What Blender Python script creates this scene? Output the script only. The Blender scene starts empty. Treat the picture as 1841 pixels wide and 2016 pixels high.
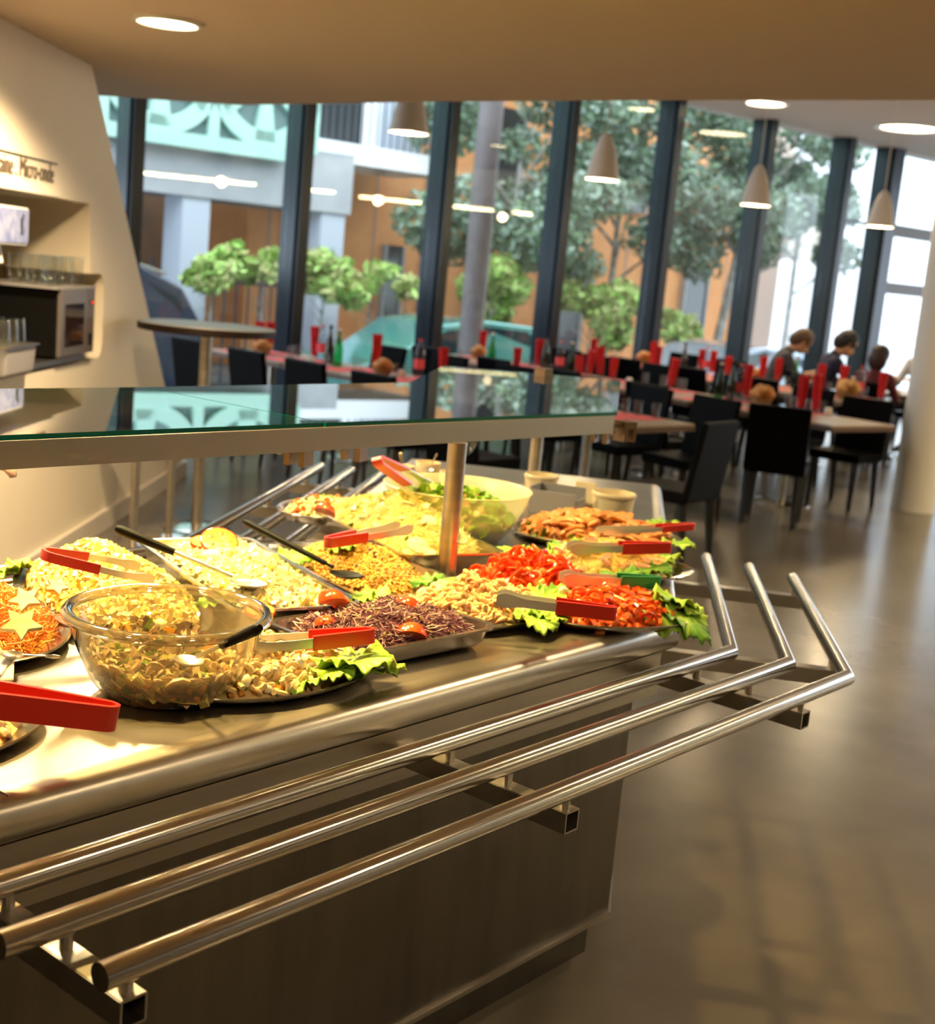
import bpy, math, random
import numpy as np
from mathutils import Vector, Matrix

S = bpy.context.scene
COL = S.collection
random.seed(7); RNG = np.random.default_rng(7)
pi = math.pi

# ------------------------------------------------------------------ camera
FPX, IW, IH, CAMH = 2600.0, 1841, 2016, 1.65
PITCH, ROLL = math.atan(471 / FPX), math.atan(.092)
_F = np.array([0, math.cos(PITCH), -math.sin(PITCH)])
_R0 = np.array([1., 0, 0]); _U0 = np.array([0, math.sin(PITCH), math.cos(PITCH)])
_R = _R0 * math.cos(ROLL) + _U0 * math.sin(ROLL)
_U = -_R0 * math.sin(ROLL) + _U0 * math.cos(ROLL)
cam = bpy.data.cameras.new('camera'); camo = bpy.data.objects.new('camera', cam); COL.objects.link(camo)
camo.matrix_world = Matrix(((_R[0], _U[0], -_F[0], 0), (_R[1], _U[1], -_F[1], 0), (_R[2], _U[2], -_F[2], CAMH), (0, 0, 0, 1)))
cam.sensor_fit = 'HORIZONTAL'; cam.sensor_width = 36; cam.lens = FPX / IW * 36
cam.dof.use_dof = True; cam.dof.focus_distance = 2.25; cam.dof.aperture_fstop = 5.2
cam.clip_start = .05; cam.clip_end = 200
S.camera = camo

# ------------------------------------------------------------------ world, exposure
S.view_settings.view_transform = 'Standard'; S.view_settings.look = 'None'
S.view_settings.exposure = 0.95; S.view_settings.gamma = 1.0; S.view_settings.use_curve_mapping = False
wd = bpy.data.worlds.new('overcast_sky'); S.world = wd; wd.use_nodes = True
wn = wd.node_tree.nodes; wl = wd.node_tree.links
bg = wn['Background']
tc = wn.new('ShaderNodeTexCoord'); sx = wn.new('ShaderNodeSeparateXYZ'); rp = wn.new('ShaderNodeValToRGB')
rp.color_ramp.elements[0].position = 0.0; rp.color_ramp.elements[0].color = (.78, .88, 1, 1)
rp.color_ramp.elements[1].position = .8; rp.color_ramp.elements[1].color = (.95, .97, 1, 1)
wl.new(tc.outputs['Generated'], sx.inputs[0]); wl.new(sx.outputs['Z'], rp.inputs[0]); wl.new(rp.outputs[0], bg.inputs[0])
bg.inputs[1].default_value = 2.5
try:
    S.cycles.use_denoising = True
    S.cycles.max_bounces = 8; S.cycles.transparent_max_bounces = 24; S.cycles.glossy_bounces = 4
    S.cycles.sample_clamp_indirect = 6.0; S.cycles.caustics_reflective = False; S.cycles.caustics_refractive = False
except Exception: pass

WARM = (1.0, .66, .20); AMB = (1.0, .74, .42)
def spot(name, loc, target, power, color, angle=70, blend=.6, size=.05, parent=None):
    l = bpy.data.lights.new(name, 'SPOT'); l.energy = power; l.color = color; l.spot_size = math.radians(angle); l.spot_blend = blend; l.shadow_soft_size = size
    o = bpy.data.objects.new(name, l); COL.objects.link(o); o.location = loc
    o.rotation_euler = (Vector(target) - Vector(loc)).to_track_quat('-Z', 'Y').to_euler()
    return o
def point(name, loc, power, color, size=.1):
    l = bpy.data.lights.new(name, 'POINT'); l.energy = power; l.color = color; l.shadow_soft_size = size
    o = bpy.data.objects.new(name, l); COL.objects.link(o); o.location = loc
    return o
# the recessed spots over the salad bar (housings built with the ceiling): (x, y, target x, y, watts)
FOODSPOTS = [(-.95, 2.75, -.75, 2.45, 150), (-.55, 3.0, -.45, 2.8, 140), (-.05, 3.25, -.05, 3.05, 58), (.35, 3.9, .3, 3.6, 50), (-.35, 3.75, -.2, 3.7, 75)]
for (x, y, tx, ty, w) in FOODSPOTS:
    spot('spot_lamp', (x, y, 2.46), (tx, ty, .9), w * .95, WARM, 62, .6, .04)
# general room downlights (housings further down)
ROOMSPOTS = [(-1.332, 5.355, 200), (.9, .6, 30), (-1.6, .4, 25), (2.8, 2.6, 40), (-1.45, 3.4, 205), (2.4, 4.6, 75)]
for (x, y, w) in ROOMSPOTS:
    spot('spot_lamp', (x, y, 2.455), (x, y, 0), w, AMB, 150, .4, .09)
HIGHSPOTS = [(3.109, 16.482), (5.151, 17.503), (5.3, 8.4), (9.5, 13.5), (6.0, 4.0)]
for (x, y) in HIGHSPOTS:
    spot('spot_lamp', (x, y, 3.9), (x, y, 0), 260, AMB, 150, .8, .2)

# ------------------------------------------------------------------ helpers: geometry from the survey
def ray(px, py): return _F * FPX + _R * (px - IW / 2) - _U * (py - IH / 2)
def at(px, py, h):
    d = ray(px, py); t = (h - CAMH) / d[2]; return Vector((d[0] * t, d[1] * t, h))
def onX(px, py, X):
    d = ray(px, py); t = X / d[0]; return Vector((X, t * d[1], CAMH + t * d[2]))
def onY(px, py, Y):
    d = ray(px, py); t = Y / d[1]; return Vector((t * d[0], Y, CAMH + t * d[2]))
def px_of(P):
    q = np.array(P, float) - [0, 0, CAMH]; z = q @ _F
    return IW / 2 + FPX * (q @ _R) / z, IH / 2 - FPX * (q @ _U) / z
P1 = np.array([-3.339, 12.294]); UD = np.array([.7638, .6455]); ND = np.array([-.6455, .7638])
def W(u, v, h=0.):          # street frame: u along the window wall, v outwards through it
    p = P1 + UD * u + ND * v; return Vector((p[0], p[1], h))
ANGU = math.atan2(UD[1], UD[0])
def A(n, t, h=0.):          # counter frame: n away from the front edge, t along it
    return Vector((-.769 * n + .639 * t, .639 * n + .769 * t, h))
ANGA = math.atan2(.769, .639)
DB = Vector((.108, .994)); ANGB = math.atan2(.994, .108)

# ------------------------------------------------------------------ materials
def mat(name, col, rough=.5, metal=0., col2=None, scale=8., detail=3., bump=0., bscale=None, spec=.5, stretch=None, sheen=0., sub=0., coat=0., ramp=(.35, .65), trans=0.):
    m = bpy.data.materials.new(name); m.use_nodes = True; n = m.node_tree.nodes; l = m.node_tree.links
    b = n['Principled BSDF']; b.inputs['Base Color'].default_value = (*col, 1); b.inputs['Roughness'].default_value = rough; b.inputs['Metallic'].default_value = metal
    b.inputs['Specular IOR Level'].default_value = spec
    if sub: b.inputs['Subsurface Weight'].default_value = sub; b.inputs['Subsurface Radius'].default_value = (.02, .012, .006); b.inputs['Subsurface Scale'].default_value = .5
    if coat: b.inputs['Coat Weight'].default_value = coat; b.inputs['Coat Roughness'].default_value = .15
    if col2 or bump:
        t = n.new('ShaderNodeTexCoord'); mp = n.new('ShaderNodeMapping'); l.new(t.outputs['Object'], mp.inputs[0])
        if stretch: mp.inputs['Scale'].default_value = stretch
    if col2:
        nz = n.new('ShaderNodeTexNoise'); nz.inputs['Scale'].default_value = scale; nz.inputs['Detail'].default_value = detail
        cr = n.new('ShaderNodeValToRGB'); cr.color_ramp.elements[0].position = ramp[0]; cr.color_ramp.elements[1].position = ramp[1]
        cr.color_ramp.elements[0].color = (*col, 1); cr.color_ramp.elements[1].color = (*col2, 1)
        l.new(mp.outputs[0], nz.inputs['Vector']); l.new(nz.outputs['Fac'], cr.inputs[0]); l.new(cr.outputs[0], b.inputs['Base Color'])
    if bump:
        nb = n.new('ShaderNodeTexNoise'); nb.inputs['Scale'].default_value = bscale or scale; nb.inputs['Detail'].default_value = 4
        bp = n.new('ShaderNodeBump'); bp.inputs['Strength'].default_value = bump; bp.inputs['Distance'].default_value = .01
        l.new(mp.outputs[0], nb.inputs['Vector']); l.new(nb.outputs['Fac'], bp.inputs['Height']); l.new(bp.outputs[0], b.inputs['Normal'])
    return m
def glassmat(name, tint=(1, 1, 1), rough=0., ior=1.5, boost=1., fog=0.):
    m = bpy.data.materials.new(name); m.use_nodes = True; n = m.node_tree.nodes; l = m.node_tree.links
    n.remove(n['Principled BSDF']); out = n['Material Output']
    tr = n.new('ShaderNodeBsdfTransparent'); tr.inputs[0].default_value = (*tint, 1)
    gl = n.new('ShaderNodeBsdfGlossy'); gl.inputs['Roughness'].default_value = rough
    lw = n.new('ShaderNodeLayerWeight'); lw.inputs['Blend'].default_value = .5; pw = n.new('ShaderNodeMath'); pw.operation = 'POWER'; pw.inputs[1].default_value = 5.
    fr = n.new('ShaderNodeMath'); fr.operation = 'MULTIPLY_ADD'; fr.inputs[1].default_value = .96 * boost; fr.inputs[2].default_value = .04 * boost; fr.use_clamp = True
    mx = n.new('ShaderNodeMixShader'); l.new(lw.outputs['Facing'], pw.inputs[0]); l.new(pw.outputs[0], fr.inputs[0]); l.new(fr.outputs[0], mx.inputs[0])
    if fog:
        df = n.new('ShaderNodeBsdfDiffuse'); df.inputs[0].default_value = (.85, .72, .42, 1); m2 = n.new('ShaderNodeMixShader'); m2.inputs[0].default_value = fog
        l.new(tr.outputs[0], m2.inputs[1]); l.new(df.outputs[0], m2.inputs[2]); l.new(m2.outputs[0], mx.inputs[1])
    else: l.new(tr.outputs[0], mx.inputs[1])
    l.new(gl.outputs[0], mx.inputs[2]); l.new(mx.outputs[0], out.inputs[0])
    return m
def frosted(name, col, op=.5):
    m = bpy.data.materials.new(name); m.use_nodes = True; n = m.node_tree.nodes; l = m.node_tree.links
    out = n['Material Output']; b = n['Principled BSDF']; b.inputs['Base Color'].default_value = (*col, 1); b.inputs['Roughness'].default_value = .35
    tr = n.new('ShaderNodeBsdfTransparent'); mx = n.new('ShaderNodeMixShader'); mx.inputs[0].default_value = op
    l.new(tr.outputs[0], mx.inputs[1]); l.new(b.outputs[0], mx.inputs[2]); l.new(mx.outputs[0], out.inputs[0])
    return m
def emit(name, col, s):
    m = bpy.data.materials.new(name); m.use_nodes = True; n = m.node_tree.nodes; l = m.node_tree.links
    n.remove(n['Principled BSDF']); e = n.new('ShaderNodeEmission'); e.inputs[0].default_value = (*col, 1); e.inputs[1].default_value = s
    l.new(e.outputs[0], n['Material Output'].inputs[0]); return m

m_steel = mat('brushed_steel', (.50, .47, .42), .30, 1., col2=(.42, .39, .35), scale=3, bump=.05, bscale=60, stretch=(1, 1, 12))
m_steeltop = mat('brushed_steel_top', (.56, .52, .46), .31, 1., col2=(.46, .43, .38), scale=5, bump=.03, bscale=90)
m_panel = mat('steel_panel', (.19, .17, .145), .42, 1., col2=(.155, .14, .12), scale=2.5, bump=.05, bscale=40, stretch=(6, 6, .6))
m_tube = mat('polished_steel_tube', (.62, .58, .52), .16, 1.)
m_tray = mat('steel_tray', (.55, .53, .50), .22, 1.)
m_satin = mat('satin_steel', (.55, .52, .47), .3, 1.)
m_dark = mat('dark_gap', (.012, .011, .010), .6)
m_wall = mat('wall_paint', (.80, .72, .58), .6, col2=(.77, .69, .55), scale=1.2, bump=.02, bscale=120)
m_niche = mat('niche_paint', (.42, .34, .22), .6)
m_ceil = mat('ceiling_paint', (.58, .47, .36), .75)
m_ceil2 = mat('high_ceiling_paint', (.70, .64, .60), .75)
m_base = mat('baseboard_paint', (.66, .60, .52), .5)
m_floor = mat('polished_concrete', (.115, .10, .078), .27, col2=(.18, .157, .125), scale=1.6, detail=8, bump=.03, bscale=18, ramp=(.3, .7), coat=.15)
m_mull = mat('dark_mullion', (.028, .034, .045), .28, .4)
m_col = mat('white_column', (.88, .86, .80), .5)
m_winglass = glassmat('window_glass', (.93, .97, .97))
m_guard = glassmat('guard_glass', (.93, .97, .95), 0., 1.5, 1.5)
m_gedge = mat('glass_edge_green', (.0, .16, .12), .08, spec=.8)
m_glass = glassmat('clear_glass', (.96, .97, .96), 0., 1.5, 1.25)
m_bowl = glassmat('bowl_glass', (.97, .96, .92), .03, 1.5, 1.7, .20)
m_clearpet = glassmat('clear_plastic', (.86, .90, .95), .05, 1.5, 1.6)
m_greenglass = glassmat('green_glass', (.12, .62, .28), .03, 1.5, 1.4)
m_darkglass = mat('dark_bottle_glass', (.012, .02, .01), .08, spec=.8)
m_frost = frosted('frosted_plastic', (.80, .77, .50), .38)
m_leather = mat('black_leather', (.003, .003, .004), .5, spec=.04, bump=.04, bscale=140)
m_legs = mat('black_chair_leg', (.010, .010, .012), .35)
m_tabletop = mat('beech_tabletop', (.46, .36, .27), .28, col2=(.40, .30, .21), scale=5, stretch=(1, 8, 1))
m_tabledge = mat('walnut_edge', (.10, .045, .02), .4)
m_bartop = mat('grey_bar_top', (.30, .28, .24), .4)
m_bardge = mat('dark_bar_edge', (.016, .008, .006), .5, spec=.2)
m_pink = mat('pink_paper', (.85, .13, .16), .8, col2=(.78, .10, .12), scale=20)
m_red = mat('red_napkin', (.62, .012, .014), .8, col2=(.45, .006, .01), scale=30)
m_redplastic = mat('red_plastic', (.60, .025, .010), .28, spec=.6)
m_greenplastic = mat('green_plastic', (.02, .22, .06), .3, spec=.6)
m_blackplastic = mat('black_plastic', (.003, .003, .003), .5, spec=.12)
m_white = mat('white_ceramic', (.82, .80, .76), .25)
m_cream = mat('cream_plastic', (.74, .62, .38), .4)
m_bread = mat('bread_crust', (.50, .20, .05), .7, col2=(.72, .40, .14), scale=14, bump=.4, bscale=30)
m_wicker = mat('wicker', (.36, .19, .08), .7)
m_greyplastic = mat('grey_plastic', (.27, .26, .27), .4)
m_brownclamp = mat('clamp_brown', (.10, .065, .04), .4, .3)
m_pendant = mat('pendant_enamel', (.72, .66, .60), .4)
m_lampglow = emit('lamp_glow', (1, .80, .45), 14.)
m_lampglow2 = emit('pendant_glow', (1, .84, .55), 9.)
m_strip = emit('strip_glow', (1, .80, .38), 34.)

# ------------------------------------------------------------------ mesh builder
class MB:
    def __init__(s): s.v = []; s.f = []; s.m = []; s.n = 0
    def add(s, V, F, mi=0):
        o = s.n; s.v.extend([tuple(p) for p in V]); s.n += len(V)
        for f in F: s.f.append(tuple(i + o for i in f)); s.m.append(mi)
    def box(s, c, d, rz=0., mi=0, rot=None, taper=1.):
        M = rot if rot is not None else Matrix.Rotation(rz, 3, 'Z')
        V = []
        for z in (-1, 1):
            k = taper if z > 0 else 1.
            for x, y in ((-1, -1), (1, -1), (1, 1), (-1, 1)):
                V.append(Vector(c) + M @ Vector((x * d[0] / 2 * k, y * d[1] / 2 * k, z * d[2] / 2)))
        s.add(V, [(3, 2, 1, 0), (4, 5, 6, 7), (0, 1, 5, 4), (1, 2, 6, 5), (2, 3, 7, 6), (3, 0, 4, 7)], mi); return s
    def prism(s, poly, z0, z1, mi=0, mside=None, inset=0):
        n = len(poly); a = sum(poly[i][0] * poly[(i + 1) % n][1] - poly[(i + 1) % n][0] * poly[i][1] for i in range(n))
        if a < 0: poly = poly[::-1]
        V = [(p[0], p[1], z0) for p in poly] + [(p[0], p[1], z1) for p in poly]
        s.add(V, [tuple(range(n - 1, -1, -1)), tuple(range(n, 2 * n))], mi)
        s.add(V, [(i, (i + 1) % n, n + (i + 1) % n, n + i) for i in range(n)], mi if mside is None else mside); return s
    def tube(s, path, r, n=12, mi=0, caps=True, flat=None):
        P = [Vector(p) for p in path]; R = r if isinstance(r, (list, tuple)) else [r] * len(P)
        V = []; up = None
        for i, p in enumerate(P):
            d = (P[min(i + 1, len(P) - 1)] - P[max(i - 1, 0)]).normalized()
            if up is None:
                up = Vector((0, 0, 1)) if abs(d.z) < .9 else Vector((1, 0, 0))
            a = d.cross(up).normalized(); b = a.cross(d).normalized(); up = b
            k = 1.
            if 0 < i < len(P) - 1:
                c = (P[i] - P[i - 1]).normalized().dot((P[i + 1] - P[i]).normalized()); k = 1 / math.sqrt(max(.3, (1 + c) / 2))
            fa, fb = (flat if flat else (1, 1))
            for j in range(n):
                t = 2 * pi * j / n; V.append(p + a * math.cos(t) * R[i] * fa * k + b * math.sin(t) * R[i] * fb)
        F = []
        for i in range(len(P) - 1):
            for j in range(n): F.append((i * n + j, i * n + (j + 1) % n, (i + 1) * n + (j + 1) % n, (i + 1) * n + j))
        if caps: F.append(tuple(range(n - 1, -1, -1))); F.append(tuple(range((len(P) - 1) * n, len(P) * n)))
        s.add(V, [f[::-1] for f in F], mi); return s
    def lathe(s, prof, c=(0, 0, 0), n=32, mi=0, sx=1., sy=1., rz=0., ang=2 * pi):
        V = []; cz, sz = math.cos(rz), math.sin(rz)
        for (r, z) in prof:
            for j in range(n):
                t = ang * j / n; x, y = r * math.cos(t) * sx, r * math.sin(t) * sy
                V.append((c[0] + x * cz - y * sz, c[1] + x * sz + y * cz, c[2] + z))
        F = []
        for i in range(len(prof) - 1):
            for j in range(n):
                F.append((i * n + j, i * n + (j + 1) % n, (i + 1) * n + (j + 1) % n, (i + 1) * n + j))
        if prof[0][0] > 1e-5: F.append(tuple(range(n - 1, -1, -1)))
        if prof[-1][0] > 1e-5: F.append(tuple(range((len(prof) - 1) * n, len(prof) * n)))
        s.add(V, F, mi); return s
    def openlathe(s, prof, c=(0, 0, 0), n=32, mi=0, sx=1., sy=1., rz=0.):
        V = []; cz, sz = math.cos(rz), math.sin(rz)
        for (r, z) in prof:
            for j in range(n):
                t = 2 * pi * j / n; x, y = r * math.cos(t) * sx, r * math.sin(t) * sy
                V.append((c[0] + x * cz - y * sz, c[1] + x * sz + y * cz, c[2] + z))
        s.add(V, [(i * n + j, i * n + (j + 1) % n, (i + 1) * n + (j + 1) % n, (i + 1) * n + j) for i in range(len(prof) - 1) for j in range(n)], mi); return s
    def ball(s, c, r, n=10, m=7, mi=0, sc=(1, 1, 1), rz=0., jit=0.):
        prof = [(math.sin(pi * i / m), -math.cos(pi * i / m)) for i in range(m + 1)]
        V = []; cz, sz = math.cos(rz), math.sin(rz)
        for (q, z) in prof:
            for j in range(n):
                t = 2 * pi * j / n; k = 1 + random.uniform(-jit, jit)
                x, y = q * math.cos(t) * r * sc[0] * k, q * math.sin(t) * r * sc[1] * k
                V.append((c[0] + x * cz - y * sz, c[1] + x * sz + y * cz, c[2] + z * r * sc[2]))
        s.add(V, [(i * n + j, i * n + (j + 1) % n, (i + 1) * n + (j + 1) % n, (i + 1) * n + j) for i in range(m) for j in range(n)], mi); return s
    def mesh(s, name, mats, smooth=35):
        me = bpy.data.meshes.new(name); me.from_pydata(s.v, [], s.f)
        for m in (mats if isinstance(mats, (list, tuple)) else [mats]): me.materials.append(m)
        me.polygons.foreach_set('material_index', s.m)
        if smooth:
            me.polygons.foreach_set('use_smooth', [True] * len(s.f)); me.set_sharp_from_angle(angle=math.radians(smooth))
        me.update(); return me
def obj(name, mb, mats, parent=None, smooth=35, loc=None, rz=0., label=None):
    me = mb.mesh(name, mats, smooth) if isinstance(mb, MB) else mb
    o = bpy.data.objects.new(name, me); COL.objects.link(o)
    if parent is not None: o.parent = parent
    if loc is not None: o.location = loc
    if rz: o.rotation_euler = (0, 0, rz)
    if label: o['label'] = label
    return o
def tag(o, label, cat, group=None, kind=None):
    o['label'] = label; o['category'] = cat
    if group: o['group'] = group
    if kind: o['kind'] = kind
    return o
def thing(name, label, cat, loc=(0, 0, 0), rz=0., group=None):
    o = bpy.data.objects.new(name, None); COL.objects.link(o); o.location = loc; o.rotation_euler = (0, 0, rz); o.empty_display_size = .05
    return tag(o, label, cat, group)
def struct(name, mb, mats, smooth=0, parent=None, label=None):
    o = obj(name, mb, mats, parent, smooth)
    if parent is None: o['kind'] = 'structure'
    if label: o['label'] = label
    return o
def dup(root, loc, rz=0., label=None, group=None):
    r = root.copy(); COL.objects.link(r); r.location = loc; r.rotation_euler = (0, 0, rz)
    if label: r['label'] = label
    if group: r['group'] = group
    for ch in list(root.children):
        c = ch.copy(); COL.objects.link(c); c.parent = r
        for g in list(ch.children):
            d = g.copy(); COL.objects.link(d); d.parent = c
    return r
def bevel(o, w, seg=2):
    m = o.modifiers.new('bevel', 'BEVEL'); m.width = w; m.segments = seg; m.limit_method = 'ANGLE'; return o

# ================================================================== ROOM SHELL
fl = MB(); fl.prism([W(-3, -.12)[:2], W(24, -.12)[:2], (16, -5), (-5, -5), (-5, 9.5)], -.3, 0.)
struct('floor', fl, m_floor)
# low ceiling over the counter, its edge sweeps across the room
low = [(-2.9, 8.35), (-2.488, 8.346), (-1.58, 8.153), (-.354, 7.112), (.833, 6.211), (1.729, 5.577), (4.2, 3.8), (5.5, 1.5), (5.5, -4.9), (-4.9, -4.9), (-4.9, 8.35)]
holes = MB(); holes.prism(low, 2.5, 2.7)
struct('ceiling', holes, m_ceil)
hc = MB(); hc.prism([W(-3, .3)[:2], W(24, .3)[:2], (16, -5), (-5, -5), (-5, 9.5)], 3.95, 4.1)
struct('ceiling_high', hc, m_ceil2)
b = MB(); b.box((5, -5.05, 2), (22, .1, 4.4)); struct('wall_back', b, m_wall)
b = MB(); b.box((16.05, 6, 2), (.1, 26, 4.4)); struct('wall_right', b, m_wall)
b = MB(); b.box((-4.95, 2.2, 2), (.1, 14.6, 4.4)); struct('wall_far_left', b, m_wall)
# left wall with slanted free end and two recesses, built as panels around the openings
XW = -2.1
def yend(h): return 6.95 + (2.5 - h) * 1.06
lw = MB()
def wallpoly(pts, x0=XW, x1=XW - .62):      # pts (y,h)
    n = len(pts); V = [(x0, p[0], p[1]) for p in pts] + [(x1, p[0], p[1]) for p in pts]
    lw.add(V, [tuple(range(n)), tuple(range(2 * n - 1, n - 1, -1))] + [(i, n + i, n + (i + 1) % n, (i + 1) % n) for i in range(n)], 0)
R0, R1 = 5.15, 7.0     # recess opening, y range
wallpoly([(-4.9, 0), (yend(0), 0), (yend(1.0), 1.0), (-4.9, 1.0)])
wallpoly([(-4.9, 1.0), (R0, 1.0), (R0, 1.82), (-4.9, 1.82)])
wallpoly([(-4.9, 1.82), (yend(1.82), 1.82), (yend(2.5), 2.5), (-4.9, 2.5)])
# right-hand cheek with the rounded lower recess
rc = [(7.0, 1.82), (7.06, 1.46)]
arc = [(7.32 - .09 + .09 * math.sin(a), 1.37 + .09 * math.cos(a)) for a in [i * pi / 12 for i in range(7)]]
arc2 = [(7.32 - .09 + .09 * math.cos(a), 1.09 - .09 * math.sin(a)) for a in [i * pi / 12 for i in range(7)]]
ch = rc + arc + arc2 + [(7.1, 1.0), (yend(1.0), 1.0), (yend(1.82), 1.82)]
wallpoly(ch[::-1])
struct('wall_left', lw, m_wall, smooth=20)
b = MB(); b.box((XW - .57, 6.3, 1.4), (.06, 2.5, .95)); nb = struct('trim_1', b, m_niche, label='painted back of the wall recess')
b = MB(); b.box((XW + .012, (yend(.05) - 4.9) / 2, .055), (.024, yend(.05) + 4.9, .11)); struct('baseboard_left', b, m_base)
b = MB(); b.box((XW + .004, 5.93, 1.975), (.01, 1.02, .006)); struct('trim_2', b, m_dark, label='thin dark line over the wall lettering')
b = MB(); b.box((XW + .012, 5.9, 1.83), (.028, 1.16, .018)); struct('trim_3', b, m_base, label='slim ledge under the wall lettering')
# lettering
fc = bpy.data.curves.new('lettering', 'FONT'); fc.body = 'Fontaine . Micro-onde'; fc.size = .122; fc.extrude = .0015; fc.align_x = 'RIGHT'
fo = bpy.data.objects.new('tmp', fc); COL.objects.link(fo); dg = bpy.context.evaluated_depsgraph_get()
me = bpy.data.meshes.new_from_object(fo.evaluated_get(dg)); COL.objects.unlink(fo); bpy.data.objects.remove(fo)
me.materials.clear(); me.materials.append(mat('letter_brown', (.10, .075, .05), .6))
for v in me.vertices: v.co.x *= .80
o = bpy.data.objects.new('lettering', me); COL.objects.link(o); o.location = (XW + .006, 6.40, 1.885); o.rotation_euler = (pi / 2, 0, pi / 2)
tag(o, 'dark brown wall lettering Fontaine . Micro-onde above the recess', 'sign')
# white round column
b = MB(); b.lathe([(.178, 0), (.178, 3.95)], (3.78, 11.17, 0), 48); o = struct('column', b, m_col, smooth=40, label='white round column right of the dining tables')

# ---------------- window wall
H2 = 3.95
MULL = [-1.2 + 0, 0., 1.78, 3.57, 5.30, 7.05, 8.85, 10.6, 11.75, 13.9, 15.8, 17.8, 19.8, 21.8]
k = 0
for i, u in enumerate(MULL):
    wdt = .16 if u != 11.75 else .34
    b = MB(); c = W(u, 0, H2 / 2); b.box(c, (wdt, .26, H2 + .0), ANGU)
    c = W(u, -.15, H2 / 2); b.box(c, (wdt * .72, .06, H2), ANGU)
    o = struct('trim_%d' % (i + 4), b, m_mull, label='dark steel window mullion')
for i in range(len(MULL) - 1):
    u0, u1 = MULL[i] + .08, MULL[i + 1] - .08
    if MULL[i] == 11.75: u0 += .09
    if MULL[i + 1] == 11.75: u1 -= .09
    um = (u0 + u1) / 2
    b = MB(); b.box(W(um, .03, H2 / 2 + .03), (u1 - u0, .012, H2 - .1), ANGU)
    w = struct('window_%d' % (i + 1), b, m_winglass)
    b = MB(); b.box(W(um, .02, .05), (u1 - u0, .1, .1), ANGU); struct('window_sill', b, m_mull, parent=w)
    if i == 7:
        b = MB(); b.box(W(um, 0, 2.85), (u1 - u0, .08, .04), ANGU); struct('transom', b, m_mull, parent=w)
    if i >= 8:
        for hh in (1.98, 2.82):
            b = MB(); b.box(W(um, 0, hh), (u1 - u0, .12, .17), ANGU); struct('transom', b, mat('bronze_transom', (.06, .035, .02), .4) if hh == 1.98 and i == 8 else bpy.data.materials.get('bronze_transom'), parent=w)

# ---------------- ceiling fittings
def downlight(x, y, z, r, label, group, glow=True):
    t = thing('downlight', label, 'ceiling light', (x, y, z), 0, group)
    b = MB(); b.openlathe([(r, .0), (r * 1.0, -.012), (r * .86, -.016), (r * .82, .0)], n=40); obj('frame', b, m_white, t)
    b = MB(); b.lathe([(0, -.004), (r * .82, -.004)][::-1], n=40); b.f = b.f; obj('diffuser', b, m_lampglow, t)
    return t
downlight(-1.332, 5.355, 2.5, .135, 'round recessed downlight glowing in the low brown ceiling upper left', None)
for x, y, _w in ROOMSPOTS[1:]: downlight(x, y, 2.5, .12, 'round recessed downlight out of view above the counter aisle', 'downlights over the aisle')
downlight(3.109, 16.482, 3.95, .27, 'large round downlight at the edge where the high ceiling begins', None)
downlight(5.151, 17.503, 3.95, .42, 'wide round ceiling fitting nearest the white column', None)
for x, y in HIGHSPOTS[2:]: downlight(x, y, 3.95, .2, 'round downlight in the high ceiling beyond the frame', 'downlights in the high ceiling')
for x, y, *_ in FOODSPOTS: downlight(x, y, 2.5, .06, 'small recessed halogen spot above the salad bar', 'halogen spots over the salad bar')
# strip lights hung over the room to the right: seen mirrored in the window glass
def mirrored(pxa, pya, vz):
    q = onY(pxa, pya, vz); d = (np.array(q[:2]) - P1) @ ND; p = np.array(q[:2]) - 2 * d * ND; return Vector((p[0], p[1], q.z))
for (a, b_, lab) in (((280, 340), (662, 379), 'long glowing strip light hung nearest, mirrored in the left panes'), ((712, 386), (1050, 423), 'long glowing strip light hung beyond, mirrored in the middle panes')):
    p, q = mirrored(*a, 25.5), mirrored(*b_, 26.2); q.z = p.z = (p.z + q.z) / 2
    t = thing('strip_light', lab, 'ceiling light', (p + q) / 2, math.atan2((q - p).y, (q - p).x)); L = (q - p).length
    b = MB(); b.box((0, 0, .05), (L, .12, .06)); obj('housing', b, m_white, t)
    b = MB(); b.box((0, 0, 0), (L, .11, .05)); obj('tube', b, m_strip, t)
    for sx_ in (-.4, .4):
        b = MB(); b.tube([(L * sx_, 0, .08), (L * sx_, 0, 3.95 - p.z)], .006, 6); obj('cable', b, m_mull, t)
# pendants over the tables
def pendant(x, y, z, lab):
    t = thing('pendant_lamp', lab, 'lamp', (x, y, z))
    b = MB(); b.openlathe([(.145, 0), (.138, .05), (.118, .14), (.09, .25), (.055, .34), (.02, .385)], n=32)
    b.openlathe([(.012, .378), (.05, .33), (.084, .25), (.112, .14), (.132, .05), (.141, 0)], n=32); b.openlathe([(.141, 0), (.145, 0)], n=32)
    obj('lamp_shade', b, m_pendant, t)
    b = MB(); b.ball((0, 0, .05), .055, 14, 8); obj('bulb', b, m_lampglow2, t)
    b = MB(); b.tube([(0, 0, .37), (0, 0, 3.95 - z)], .005, 6); obj('cable', b, m_white, t)
    point('lamp_light', (x, y, z - .06), 12, AMB, .06)
pendant(-.68, 9.94, 2.6, 'white cone pendant lamp cut off by the low ceiling, leftmost')
pendant(.88, 11.58, 2.52, 'white cone pendant lamp glowing in front of the orange wall, second from left')
pendant(2.50, 13.15, 2.53, 'white cone pendant lamp before a dark mullion, third from left')
pendant(4.13, 14.57, 2.52, 'white cone pendant lamp nearest the white column')

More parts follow.
